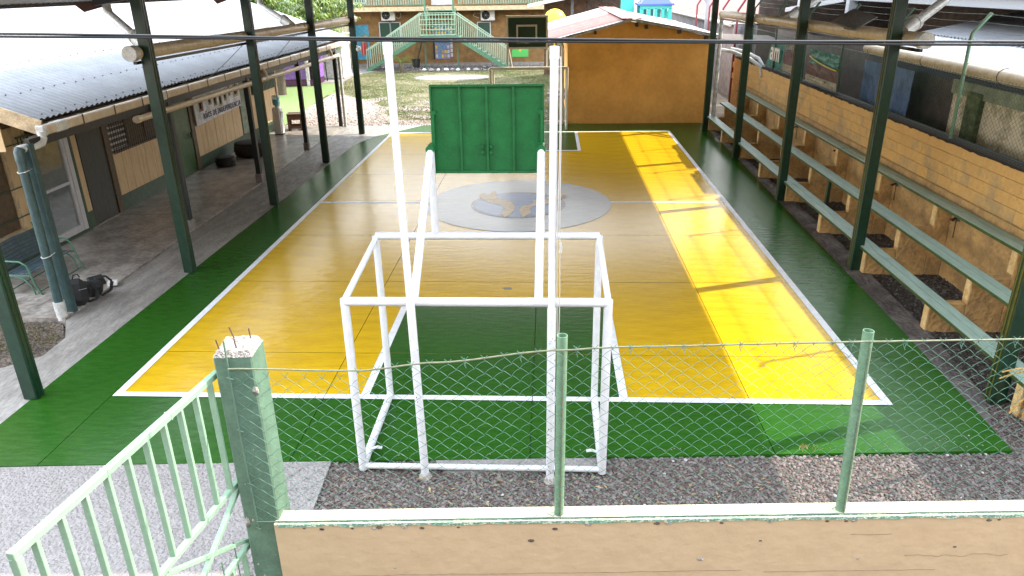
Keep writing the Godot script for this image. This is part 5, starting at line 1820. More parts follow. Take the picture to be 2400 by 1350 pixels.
# ---------------------------------------------------------------- the far side: hut, lawn edge, two-storey school, stairs
func make_orange_hut():
	var t := thing("orange_hut", Vector3(3.2, 0, -31), "ochre plastered hut with patched white and red corrugated roof", "building")
	var b := B.new()
	b.plate([Vector3(0.69, -0.05, -28.6), Vector3(5.9, -0.05, -28.6), Vector3(5.9, 3.10, -28.6), Vector3(3.0, 3.66, -28.6), Vector3(0.69, 3.12, -28.6)], Vector3(0, 0, -0.2))
	obj("front_wall", b, M.orange_wall, t)
	b = B.new()
	b.box(Vector3(0.79, 1.5, -34), Vector3(0.2, 3.1, 10.4))
	b.box(Vector3(5.8, 1.5, -34), Vector3(0.2, 3.1, 10.4))
	b.box(Vector3(3.2, 1.5, -39.1), Vector3(5.2, 3.1, 0.2))
	obj("side_wall", b, M.orange_wall, t)
	var rl := Vector3(-3.12, -0.76, 0)
	var rr := Vector3(3.25, -0.62, 0)
	var top := Vector3(2.98, 3.78, -28.12)
	var bits := [[0.0, 0.5, "zinc_light", 0.0], [0.52, 6.6, "roof_red", 0.004], [7.14, 7.3, "zinc_light", 0.0]]
	for s in bits:
		b = B.new()
		b.corr(top + Vector3(0, s[3], -s[0]), Vector3(0, 0, -1), s[1], rl.normalized(), rl.length(), 0.13, 0.014, 0.03)
		obj("roof_sheet", b, M[s[2]], t)
	b = B.new()
	b.corr(top + Vector3(0.02, 0.004, 0), Vector3(0, 0, -1), 14.4, rr.normalized(), rr.length(), 0.13, 0.014, 0.03, 4)
	obj("roof_sheet", b, M.zinc_light, t)
	b = B.new()
	b.bar(top + Vector3(0.24, -0.01, -0.3), top + Vector3(0.24, -0.01, -14.4), 0.56, 0.02)
	b.bar(top + Vector3(-0.16, 0.0, -0.1), top + Vector3(-0.16, 0.0, -14.4), 0.36, 0.022)
	obj("ridge_cap", b, M.roof_red, t)
	for s in [[-2.4, -0.60], [-1.3, -0.34], [0.55, -0.18], [0.2, -0.10], [1.75, -0.36], [2.75, -0.60]]:
		b = B.new()
		b.box(Vector3(2.98 + s[0], 3.66 + s[1], -28.4), Vector3(0.09, 0.12, 0.42), Basis(Vector3.BACK, 0.2))
		obj("purlin_end", b, M.dark_wall, t)
	b = B.new()
	b.plate([Vector3(-0.02, 3.0, -28.25), Vector3(-0.02, 2.93, -28.25), Vector3(2.98, 3.69, -28.25), Vector3(2.98, 3.76, -28.25)], Vector3(0, 0, -0.03))
	b.plate([Vector3(6.2, 3.14, -28.25), Vector3(6.2, 3.08, -28.25), Vector3(2.98, 3.69, -28.25), Vector3(2.98, 3.76, -28.25)], Vector3(0, 0, -0.03))
	obj("barge_strip", b, M.pvc_white, t)
	b = B.new()
	b.tube([Vector3(0.35, 2.95, -28.7), Vector3(0.45, 2.93, -28.5), Vector3(0.5, 2.8, -28.45), Vector3(0.5, 0.0, -28.45)], 0.07, 14)
	tag(obj("downpipe", b, M.far_white), "cream downpipe at the left corner of the ochre hut", "drain pipe")
	b = B.new()
	b.tube([Vector3(5.2, 3.05, -28.5), Vector3(5.0, 2.97, -28.3), Vector3(5.3, 2.93, -28.2), Vector3(5.6, 2.97, -28.4)], 0.02, 8)
	tag(obj("cable_loop", b, M.plastic_white), "pale cable loop under the hut roof's right corner", "cable")
	t = thing("junk_pile", Vector3(0.35, 0, -30.2), "stack of dark boards and grey sheets between far goal and hut", "boards")
	for k in 6:
		b = B.new()
		b.box(Vector3(0.30 + 0.03 * k, 0.95 - 0.14 * (k % 3), -29.6 - 0.45 * k), Vector3(0.75, 0.04, 0.5), Basis(Vector3.BACK, 0.03 * (k - 2)) * Basis(Vector3.UP, 0.2 * k))
		b.box(Vector3(0.20 + 0.3 * (k % 2), 0.36, -29.6 - 0.45 * k), Vector3(0.06, 0.76, 0.06))
		obj("board", b, [M.concrete_light, M.dark_wall, M.grey_wall][k % 3], t)
	# drain grate
	t = thing("drain_grate", Vector3(-2.7, 0, -28.42), "long dark steel drain grate along the far end of court", "grate")
	b = B.new()
	b.box(Vector3(-2.65, -0.03, -28.53), Vector3(7.6, 0.03, 0.02))
	b.box(Vector3(-2.65, -0.03, -28.33), Vector3(7.6, 0.03, 0.02))
	obj("frame", b, M.dark_steel, t)
	b = B.new()
	for k in 75:
		b.box(Vector3(-6.4 + 0.1 * k, -0.022, -28.43), Vector3(0.045, 0.02, 0.19))
	obj("slats", b, M.steel_grey, t).set_meta("kind", "stuff")
	b = B.new()
	b.box(Vector3(-2.65, -0.12, -28.43), Vector3(7.6, 0.02, 0.3))
	obj("channel", b, M.black, t)

func stair_flight(t: Node3D, x0: float, x1: float, z0: float, z1: float, ytop: float, n: int):    # from landing edge x0 down to x1
	var b: B
	for z in [z0, z1]:
		b = B.new()
		b.bar(Vector3(x0, ytop - 0.12, z), Vector3(x1, -0.02, z), 0.05, 0.24)
		obj("stringer", b, M.stair_green, t)
		b = B.new()
		b.bar(Vector3(x0, ytop + 1.28, z), Vector3(x1 + 0.1 * signf(x0 - x1), 1.26, z), 0.06, 0.06)
		obj("handrail", b, M.stair_rail, t)
		var m := 27
		for k in m:
			var s := (k + 0.5) / m
			var x := lerpf(x0, x1, s)
			var y := lerpf(ytop - 0.1, 0.0, s)
			b = B.new()
			b.box(Vector3(x, y + 0.66, z), Vector3(0.032, 1.30, 0.032))
			obj("baluster", b, M.stair_rail, t)
	for k in n:
		var s := (k + 0.5) / n
		b = B.new()
		b.box(Vector3(lerpf(x0, x1, s), lerpf(ytop, 0.0, s) - 0.02, (z0 + z1) * 0.5), Vector3(0.29, 0.035, absf(z1 - z0) - 0.06))
		obj("tread", b, M.stair_rail if x1 > x0 else M.stair_green, t)

func make_school():
	var t := thing("school_building", Vector3(-5, 0, -51.5), "two-storey tan school building with balcony behind the green stairs", "building")
	var zw := -51.5
	var b := B.new()
	b.box(Vector3(-5.2, 1.75, zw - 0.1), Vector3(18.0, 3.5, 0.2))
	obj("wall", b, M.far_wall, t)
	b = B.new()
	b.box(Vector3(-5.2, 5.1, zw - 0.1), Vector3(18.0, 2.9, 0.2))
	obj("upper_wall", b, M.far_wall, t)
	b = B.new()
	b.box(Vector3(-5.2, 3.60, zw + 0.70), Vector3(18.0, 0.26, 1.5), Basis(), 0.01)
	obj("balcony_slab", b, M.fascia_cream, t)
	b = B.new()
	b.box(Vector3(-5.2, 6.7, zw + 0.3), Vector3(18.6, 0.25, 3.4))
	obj("roof_edge", b, M.fascia_cream, t)
	b = B.new()
	b.box(Vector3(-5.2, 3.4, zw - 6.5), Vector3(18.0, 6.8, 0.2))
	obj("rear_wall", b, M.far_wall, t)
	for s in [[-13.0, -8.0], [-5.9, 3.4]]:
		b = B.new()
		b.bar(Vector3(s[0], 4.72, zw + 1.38), Vector3(s[1], 4.72, zw + 1.38), 0.06, 0.06)
		b.bar(Vector3(s[0], 3.86, zw + 1.38), Vector3(s[1], 3.86, zw + 1.38), 0.05, 0.05)
		obj("balcony_rail", b, M.stair_green, t)
		var n := int((s[1] - s[0]) / 0.16)
		for k in n:
			b = B.new()
			b.box(Vector3(s[0] + 0.16 * k + 0.08, 4.28, zw + 1.38), Vector3(0.09, 0.82, 0.02))
			obj("balcony_slat", b, M.green_grey, t)
	for w in [[-11.35, -10.68, 1.4, 2.72], [-10.60, -10.0, 1.4, 2.72], [-4.75, -3.95, 1.4, 2.66], [-12.9, -12.2, 4.0, 6.0]]:
		b = B.new()
		b.box(Vector3((w[0] + w[1]) * 0.5, (w[2] + w[3]) * 0.5, zw + 0.01), Vector3(w[1] - w[0], w[3] - w[2], 0.05))
		var wi := obj("window", b, M.far_green, t)
		b = B.new()
		for x in [w[0] - 0.03, w[1] + 0.03]:
			b.box(Vector3(x, (w[2] + w[3]) * 0.5, zw + 0.03), Vector3(0.06, w[3] - w[2] + 0.1, 0.09))
		for y in [w[2] - 0.025, w[3] + 0.025]:
			b.box(Vector3((w[0] + w[1]) * 0.5, y, zw + 0.03), Vector3(w[1] - w[0], 0.05, 0.08))
		obj("frame", b, M.alu, wi)
	# wall paintings and posters
	t = thing("wall_painting", Vector3(-12.7, 0.4, zw + 0.02), "blue painted wall panel with a red figure, left of stairs", "wall painting")
	b = B.new()
	b.box(Vector3(-12.65, 1.5, zw + 0.015), Vector3(1.0, 2.25, 0.03))
	obj("panel", b, M.sky_blue, t)
	b = B.new()
	b.box(Vector3(-12.5, 1.1, zw + 0.034), Vector3(0.46, 0.8, 0.01))
	obj("red_shape", b, M.flag_red, t)
	b = B.new()
	b.lathe([Vector2(0, 0), Vector2(0.22, 0.004), Vector2(0, 0.006)], 14, Vector3(-12.45, 1.8, zw + 0.032), Basis(Vector3.RIGHT, PI / 2))
	b.box(Vector3(-12.6, 1.1, zw + 0.042), Vector3(0.05, 0.9, 0.008))
	b.box(Vector3(-12.35, 1.1, zw + 0.042), Vector3(0.05, 0.9, 0.008))
	obj("pale_shape", b, M.banner_pale, t)
	t = thing("poster", Vector3(-7.2, 0.4, zw + 0.02), "tall lilac poster with rows of small pictures under the landing", "poster")
	b = B.new()
	b.box(Vector3(-7.2, 1.5, zw + 0.015), Vector3(1.02, 2.26, 0.03))
	obj("sheet", b, M.poster_lilac, t)
	b = B.new()
	b.box(Vector3(-7.77, 1.5, zw + 0.014), Vector3(0.12, 2.3, 0.03))
	obj("dark_edge", b, M.black, t)
	for r in 7:
		for c in 5:
			b = B.new()
			b.box(Vector3(-7.6 + 0.2 * c, 0.56 + 0.29 * r, zw + 0.034), Vector3(0.14, 0.19, 0.008))
			obj("picture", b, [M.print_white, M.sky_blue, M.flag_yellow, M.photo_gold][(r * 3 + c * 5 + (r * c) % 3) % 4] if r != 3 else M.sky_blue, t)
	for r in 7:
		b = B.new()
		b.box(Vector3(-6.58, 0.62 + 0.29 * r, zw + 0.03), Vector3(0.16, 0.24, 0.02))
		obj("side_card", b, M.print_white, t)
	t = thing("green_poster", Vector3(-1.95, 0.5, zw + 0.02), "green poster with yellow triangle low on the tan wall", "poster")
	b = B.new()
	b.box(Vector3(-1.95, 0.95, zw + 0.015), Vector3(1.1, 1.0, 0.03))
	obj("sheet", b, M.poster_green, t)
	b = B.new()
	b.plate([Vector3(-2.4, 1.44, zw + 0.034), Vector3(-1.95, 0.75, zw + 0.034), Vector3(-1.5, 1.44, zw + 0.034)], Vector3(0, 0, 0.006))
	obj("triangle", b, M.flag_yellow, t)
	b = B.new()
	b.box(Vector3(-7.1, 4.35, zw + 0.02), Vector3(1.4, 1.1, 0.05))
	tag(obj("notice_board", b, M.print_white), "white notice board upstairs behind the stair head", "notice board")
	# air conditioners
	for k in 2:
		var x: float = [-10.68, -4.05][k]
		var y: float = [3.22, 3.14][k]
		t = thing("air_conditioner", Vector3(x, y, zw + 0.2), ["white air conditioner with coiled hose, on the wall left of stairs", "white air conditioner with grey label, on the wall right of stairs"][k], "air conditioner", "air conditioners on the school wall")
		b = B.new()
		b.box(Vector3(x, y, zw + 0.24), Vector3(0.92, 0.68, 0.36), Basis(), 0.02)
		obj("casing", b, M.plastic_white, t)
		b = B.new()
		b.lathe([Vector2(0.28, 0.0), Vector2(0.27, 0.02), Vector2(0.05, 0.012), Vector2(0, 0.02)], 20, Vector3(x - 0.13, y, zw + 0.42), Basis(Vector3.RIGHT, PI / 2))
		obj("fan_grille", b, M.black, t)
		b = B.new()
		for a in 6:
			b.bar(Vector3(x - 0.13, y, zw + 0.446), Vector3(x - 0.13 + 0.27 * cos(TAU * a / 6), y + 0.27 * sin(TAU * a / 6), zw + 0.446), 0.012, 0.01)
		b.lathe([Vector2(0.05, 0.0), Vector2(0, 0.02)], 10, Vector3(x - 0.13, y, zw + 0.446), Basis(Vector3.RIGHT, PI / 2))
		obj("guard", b, M.steel_grey, t)
		b = B.new()
		for s in [-0.3, 0.3]:
			b.bar(Vector3(x + s, y - 0.37, zw), Vector3(x + s, y - 0.37, zw + 0.42), 0.04, 0.04)
		obj("bracket", b, M.steel_grey, t)
		b = B.new()
		var pts := []
		for q in 21:
			pts.append(Vector3(x + 0.62 + 0.2 * sin(TAU * q / 20), y - 0.02 + 0.2 * cos(TAU * q / 20), zw + 0.06))
		if k == 0:
			b.tube(pts, 0.02, 6, false)
		else:
			b.tube([Vector3(x - 0.4, y + 0.1, zw + 0.04), Vector3(x - 0.9, y + 0.12, zw + 0.04), Vector3(x - 1.0, y - 0.05, zw + 0.04), Vector3(x - 0.6, y - 0.2, zw + 0.04)], 0.02, 6)
		obj("hose", b, M.plastic_white, t)
	# double stair with a landing
	t = thing("staircase", Vector3(-7, 0, -48.5), "green steel double staircase rising to a landing and the balcony", "staircase")
	b = B.new()
	b.box(Vector3(-6.96, 2.04, -48.65), Vector3(2.25, 0.16, 1.3))
	obj("landing", b, M.stair_green, t)
	b = B.new()
	b.box(Vector3(-6.96, 2.125, -47.99), Vector3(2.27, 0.05, 0.05))
	obj("landing_edge", b, M.stair_rail, t)
	stair_flight(t, -8.08, -11.65, -48.02, -49.2, 2.1, 11)
	stair_flight(t, -5.84, -2.55, -48.02, -49.2, 2.1, 11)
	for k in 12:
		b = B.new()
		b.box(Vector3(-8.05 + 2.18 * k / 11.0, 2.78, -48.02), Vector3(0.03, 1.24, 0.03))
		obj("baluster", b, M.stair_rail, t)
	for y in [2.45, 2.74, 3.03, 3.3, 3.42]:
		b = B.new()
		b.bar(Vector3(-8.1, y, -48.0), Vector3(-5.82, y, -48.0), 0.03, 0.035)
		obj("landing_rail", b, M.stair_rail, t)
	for x in [-7.85, -6.05]:
		b = B.new()
		b.bar(Vector3(x, 2.12, -49.1), Vector3(x, 3.72, -50.3), 0.08, 0.34)
		obj("upper_stringer", b, M.stair_green, t)
		b = B.new()
		b.bar(Vector3(x, 2.1, -48.95), Vector3(x, 4.6, -48.95), 0.16, 0.10, Vector3.RIGHT)
		obj("upper_post", b, M.stair_green, t)
	for k in 7:
		b = B.new()
		b.box(Vector3(-6.95, 2.34 + 0.23 * k, -49.2 - 0.18 * k), Vector3(1.75, 0.05, 0.28))
		obj("upper_tread", b, M.stair_green, t)
	for x in [-8.0, -5.9]:
		b = B.new()
		b.box(Vector3(x, 1.0, -49.2), Vector3(0.09, 2.0, 0.09))
		obj("landing_post", b, M.stair_green, t)
	# row of painted stones
	for k in 9:
		var x: float = [-7.9, -7.45, -7.0, -6.5, -6.1, -5.75, -5.1, -4.6, -3.7][k]
		b = B.new()
		b.box(Vector3(x, 0.05, -47.75 + 0.05 * (k % 3)), Vector3(0.3 + 0.1 * (k % 2), 0.2, 0.24), Basis(Vector3.UP, k * 0.9) * Basis(Vector3.RIGHT, 0.3 * sin(k * 2.0)), 0.09)
		tag(obj("border_stone", b, M.pvc_white if k % 3 != 1 else M.concrete_light), ["leftmost whitewashed stone of the row edging the planting bed", "second whitewashed stone from the left along the planting bed", "third whitewashed stone from the left along the planting bed", "fourth whitewashed stone from the left along the planting bed", "middle whitewashed stone of the row along the planting bed", "fourth whitewashed stone from the right along the planting bed", "third whitewashed stone from the right along the planting bed", "second whitewashed stone from the right along the planting bed", "rightmost whitewashed stone of the row edging the planting bed"][k], "stone", "whitewashed stones along the planting bed")

func frond(b: B, o: Vector3, dir: Vector3, ln: float, rise: float, droop: float, leaf: float, n := 14):
	var side := dir.cross(Vector3.UP).normalized()
	var prev := o
	for k in n:
		var s := (k + 1.0) / n
		var p := o + dir * ln * s + Vector3(0, rise * s - droop * s * s, 0)
		b.bar(prev, p, 0.012, 0.012)
		var w := leaf * sin(PI * clampf(s * 0.9 + 0.08, 0, 1))
		for sg in [-1.0, 1.0]:
			var tip: Vector3 = p + side * sg * w + dir * w * 0.5 + Vector3(0, -w * 0.25, 0)
			var q := p + dir * 0.02
			b.tri(p, q, tip)
			b.tri(q, p, tip)
		prev = p

func make_greens():
	var b: B
	var t := thing("cycad", Vector3(-9.2, 0, -46.9), "small cycad with arching fronds on lawn before the stairs", "plant")
	b = B.new()
	b.lathe([Vector2(0.13, -0.04), Vector2(0.11, 0.2), Vector2(0.13, 0.45), Vector2(0.09, 0.6), Vector2(0, 0.62)], 10, Vector3(-9.2, 0, -46.9))
	obj("trunk", b, M.bark, t)
	for k in 22:
		b = B.new()
		var a := TAU * k / 22 + 0.3 * sin(k * 5.0)
		frond(b, Vector3(-9.2, 0.55, -46.9), Vector3(cos(a), 0, sin(a)), rng.randf_range(0.75, 1.1), rng.randf_range(0.7, 1.3), rng.randf_range(0.7, 1.1), 0.20, 15)
		obj("frond", b, M["leaf_%d" % (k % 3)], t)
	t = thing("young_palm", Vector3(-11.9, 0, -49.6), "slender young palm in front of the blue wall painting", "plant")
	b = B.new()
	b.tube([Vector3(-11.9, 0, -49.6), Vector3(-11.85, 0.9, -49.6), Vector3(-11.9, 1.9, -49.55)], 0.05, 8, true, 0.03)
	obj("trunk", b, M.bark, t)
	for k in 9:
		b = B.new()
		var a := TAU * k / 9
		frond(b, Vector3(-11.9, 1.85, -49.55), Vector3(cos(a), 0, sin(a)), 1.0, 1.1, 1.5, 0.22, 14)
		obj("frond", b, M["leaf_%d" % (k % 3)], t)
	t = thing("drooping_palm", Vector3(-8.6, 0, -50.2), "dark drooping potted palm under the left stair flight", "plant")
	b = B.new()
	b.lathe([Vector2(0.22, -0.04), Vector2(0.3, 0.5), Vector2(0.27, 0.52), Vector2(0, 0.48)], 14, Vector3(-8.8, 0, -50.0))
	obj("pot", b, M.black, t)
	for k in 12:
		b = B.new()
		var a := TAU * k / 12
		frond(b, Vector3(-8.3, 1.7, -50.0), Vector3(cos(a), 0, sin(a)), 0.7, 0.3, 1.5, 0.2, 12)
		obj("frond", b, M.leaf_2, t)
	b = B.new()
	b.tube([Vector3(-8.7, 0.45, -50.0), Vector3(-8.3, 1.7, -50.0)], 0.05, 8)
	obj("trunk", b, M.bark, t)
	# mango trees beyond the classroom roof
	var leaf := B.new()
	for k in 7:                                            # a spray of long hanging leaves
		var a := TAU * k / 7 + 0.4
		var d := Vector3(cos(a), 0, sin(a))
		var s := Vector3(-d.z, 0, d.x) * 0.035
		var p0 := d * 0.03
		var p1 := d * 0.16 + Vector3(0, 0.02, 0)
		var p2 := d * 0.27 + Vector3(0, -0.12, 0)
		leaf.quad(p0 - s * 0.4, p0 + s * 0.4, p1 + s, p1 - s)
		leaf.tri(p1 - s, p1 + s, p2)
	var lm := leaf.mesh()
	var spots := [[-13.6, -37.5, 5.3, 2.6, "tall mango tree behind the classroom roof, left of farthest canopy post"], [-17.5, -36.0, 6.0, 3.0, "mango tree with dry brown leaves behind the roof ridge, leftmost"], [-14.2, -43.5, 5.0, 2.2, "smaller mango tree beyond the purple house"]]
	for i in 3:
		var s = spots[i]
		t = thing("mango_tree", Vector3(s[0], 0, s[1]), s[4], "tree", "mango trees beyond the classroom")
		var o := Vector3(s[0], 0, s[1])
		var ht: float = s[2]
		b = B.new()
		b.tube([o + Vector3(0, -0.1, 0), o + Vector3(0.1, ht * 0.3, 0.05), o + Vector3(0, ht * 0.55, 0)], 0.26, 10, true, 0.16)
		obj("trunk", b, M.bark, t)
		var xf := [[], [], []]
		var nb := 16
		for k in nb:
			var a := TAU * k / nb * 2.4
			var el := rng.randf_range(-0.15, 0.75)
			var d := Vector3(cos(a) * cos(el), sin(el), sin(a) * cos(el))
			var r: float = s[3] * rng.randf_range(0.7, 1.1)
			var p0 := o + Vector3(0, ht * rng.randf_range(0.4, 0.55), 0)
			var p1 := p0 + d * r + Vector3(0, ht * 0.18, 0)
			b = B.new()
			b.tube([p0, p0.lerp(p1, 0.5) + Vector3(0, 0.2, 0), p1], 0.08, 7, true, 0.02)
			obj("limb", b, M.bark, t)
			for c in 9:
				var cc := p0.lerp(p1, rng.randf_range(0.45, 1.1)) + Vector3(rng.randfn(0, 0.45), rng.randfn(0.1, 0.4), rng.randfn(0, 0.45))
				var tone := rng.randi() % 3
				for q in 22:
					var off := Vector3(rng.randfn(0, 0.26), rng.randfn(0, 0.2), rng.randfn(0, 0.26))
					var bs := Basis(Vector3.UP, rng.randf() * TAU) * Basis(Vector3.RIGHT, rng.randf_range(-0.6, 0.6))
					xf[tone].append(Transform3D(bs.scaled(Vector3.ONE * rng.randf_range(0.75, 1.25)), cc + off))
		for k in 3:
			scatter("foliage", lm, xf[k], M["leaf_%d" % k] if not (i == 1 and k == 0) else M.dry_leaf, t)

func make_yard():
	var b: B
	var t := thing("purple_playhouse", Vector3(-14.2, 0, -41.5), "purple boarded playhouse with white corner posts beyond the veranda", "playhouse")
	for k in 8:
		b = B.new()
		b.box(Vector3(-14.55, 0.45 + 0.26 * k, -40.9), Vector3(2.6, 0.25, 0.06), Basis(Vector3.RIGHT, 0.06))
		obj("board", b, M.purple, t)
		b = B.new()
		b.box(Vector3(-12.88, 0.45 + 0.26 * k, -41.9), Vector3(0.06, 0.25, 1.6), Basis(Vector3.BACK, 0.06))
		obj("board", b, M.purple, t)
	b = B.new()
	b.box(Vector3(-14.4, 1.3, -42.0), Vector3(2.8, 2.3, 2.0))
	obj("core", b, M.purple_dark, t)
	for x in [-13.2, -12.9]:
		b = B.new()
		b.box(Vector3(x, 1.2, -40.84 if x < -13 else -41.0), Vector3(0.16, 2.5, 0.16))
		obj("corner_post", b, M.pvc_white, t)
	b = B.new()
	b.box(Vector3(-14.4, 0.15, -41.8), Vector3(3.0, 0.3, 2.0))
	obj("base", b, M.purple_dark, t)
	b = B.new()
	b.bar(Vector3(-14.4, 2.62, -40.4), Vector3(-14.4, 3.3, -42.2), 3.4, 0.06)
	b.bar(Vector3(-14.4, 2.62, -44.0), Vector3(-14.4, 3.3, -42.2), 3.4, 0.06)
	obj("roof", b, M.dark_wall, t)
	t = thing("white_shed", Vector3(-12.6, 0, -44.6), "sunlit white panelled shed beside the purple playhouse", "shed")
	b = B.new()
	b.box(Vector3(-13.0, 1.2, -44.8), Vector3(1.9, 2.4, 1.8), Basis(), 0.02)
	obj("wall", b, M.pvc_white, t)
	b = B.new()
	b.box(Vector3(-13.0, 2.45, -44.8), Vector3(2.2, 0.08, 2.1))
	obj("roof", b, M.zinc_light, t)
	t = thing("yellow_annex", Vector3(-14, 0, -49), "pale yellow annex wall with grey door at the lawn's far left", "building")
	b = B.new()
	b.box(Vector3(-15.0, 1.4, -49.5), Vector3(3.6, 2.8, 3.6))
	obj("wall", b, M.cream_stained, t)
	b = B.new()
	b.box(Vector3(-13.9, 1.1, -47.68), Vector3(0.7, 1.9, 0.05))
	obj("door", b, M.alu, t)
	b = B.new()
	b.box(Vector3(-15.0, 2.86, -49.4), Vector3(4.0, 0.1, 4.2))
	obj("roof", b, M.zinc_light, t)
	t = thing("yard_sign", Vector3(-12.75, 0, -42.85), "small grey sign plate on a thin dark post at lawn edge", "sign")
	b = B.new()
	b.tube([Vector3(-12.75, 0, -42.85), Vector3(-12.8, 1.75, -42.85)], 0.03, 8)
	obj("post", b, M.dark_steel, t)
	b = B.new()
	b.box(Vector3(-12.8, 1.45, -42.81), Vector3(0.42, 0.72, 0.03), Basis(), 0.01)
	obj("plate", b, M.alu, t)
	# behind the hut: painted brown wall, yellow dome, play tower
	t = thing("painted_shed", Vector3(2.5, 0, -44.5), "brown painted shed wall with pale roof edge behind the hut", "shed")
	b = B.new()
	b.box(Vector3(2.2, 2.2, -45.0), Vector3(5.0, 4.4, 0.2))
	obj("wall", b, M.brown_wall, t)
	b = B.new()
	b.bar(Vector3(-1.2, 3.86, -43.9), Vector3(5.0, 4.95, -43.9), 1.9, 0.12)
	obj("roof_slab", b, M.zinc_light, t)
	b = B.new()
	b.box(Vector3(1.3, 2.1, -44.4), Vector3(0.16, 4.2, 0.16))
	obj("post", b, M.grey_wall, t)
	b = B.new()
	b.box(Vector3(3.1, 3.6, -44.86), Vector3(1.9, 1.6, 0.05), Basis(), 0.01)
	var pn := obj("painted_panel", b, M.dark_wall, t)
	for s in [[2.7, 3.75], [3.5, 3.75]]:
		b = B.new()
		var pts := []
		for k in 9:
			pts.append(Vector3(s[0] + 0.28 * cos(PI * k / 8), s[1] + 0.16 * sin(PI * k / 8), -44.83))
		b.tube(pts, 0.03, 6)
		b.tube([Vector3(s[0] - 0.2, s[1] - 0.05, -44.83), Vector3(s[0] + 0.2, s[1] - 0.05, -44.83)], 0.03, 6)
		obj("painted_curve", b, M.wood_brown, pn)
	b = B.new()
	b.lathe([Vector2(0.62, 0.0), Vector2(0.58, 0.25), Vector2(0.42, 0.48), Vector2(0.2, 0.6), Vector2(0, 0.63)], 18, Vector3(0.3, 3.1, -42.5))
	b.tube([Vector3(0.3, 0, -42.5), Vector3(0.3, 3.2, -42.5)], 0.05, 8)
	tag(obj("dome_parasol", b, M.play_yellow), "yellow dome shade rising behind the far backboard", "parasol")
	t = thing("play_tower", Vector3(5.5, 0, -41), "teal and blue plastic play tower behind the hut roof", "play tower")
	for k in 4:
		b = B.new()
		b.box(Vector3(4.75 + 1.4 * (k & 1), 1.9, -40.3 - 1.4 * (k >> 1)), Vector3(0.14, 3.8, 0.14))
		obj("leg", b, M.play_teal, t)
	for z in [-40.25, -41.75]:
		b = B.new()
		b.box(Vector3(5.45, 3.05, z), Vector3(1.6, 0.25, 0.08))
		b.box(Vector3(5.45, 3.80, z), Vector3(1.6, 0.18, 0.08))
		for k in 5:
			b.box(Vector3(4.72 + 0.365 * k, 3.45, z), Vector3(0.16, 0.6, 0.08), Basis(), 0.02)
		obj("slotted_panel", b, M.play_teal, t)
	b = B.new()
	b.box(Vector3(5.45, 2.9, -41.0), Vector3(1.6, 0.1, 1.5))
	obj("deck", b, M.play_blue, t)
	b = B.new()
	for k in 4:
		var a := [Vector3(4.6, 3.9, -40.1), Vector3(6.3, 3.9, -40.1), Vector3(6.3, 3.9, -41.9), Vector3(4.6, 3.9, -41.9)]
		b.quado(a[k], a[(k + 1) % 4], a[(k + 1) % 4].lerp(Vector3(5.45, 4.9, -41), 0.75), a[k].lerp(Vector3(5.45, 4.9, -41), 0.75), Vector3(5.45, 3.5, -41))
	b.box(Vector3(5.45, 3.93, -41.0), Vector3(1.8, 0.1, 1.9), Basis(), 0.02)
	obj("roof", b, M.play_blue, t)
	b = B.new()
	b.box(Vector3(4.1, 3.75, -41.4), Vector3(0.7, 0.9, 0.1), Basis(), 0.02)
	obj("side_panel", b, M.play_teal, t)

func make_street_side():
	# the house across the street, behind the camera: it keeps much of the sky off the front wall and gate
	var t := thing("street_house", Vector3(0, 0, 7), "tall house across the street, facing the low cream front wall", "house")
	var b := B.new()
	b.box(Vector3(0, 5.5, 8.0), Vector3(36, 11.0, 3.0))
	obj("wall", b, M.brown_wall, t)
	b = B.new()
	b.bar(Vector3(0, 11.06, 6.1), Vector3(0, 12.4, 11.0), 37, 0.12)
	obj("roof", b, M.roof_brown, t)
	for k in 10:
		b = B.new()
		var x := -12.0 + 6.0 * (k % 5)
		var y := 1.6 if k < 5 else 4.9
		b.box(Vector3(x, y, 6.49), Vector3(1.6, 1.4, 0.06))
		var w := obj("window", b, M.glass_dark, t)
		b = B.new()
		b.box(Vector3(x, y - 0.76, 6.46), Vector3(1.9, 0.1, 0.2))
		obj("sill", b, M.fascia_cream, w)
	b = B.new()
	b.prism(rect(-40, -2.1, 40, 6.5), -0.15, -0.06)
	struct("street", b, M.curb)

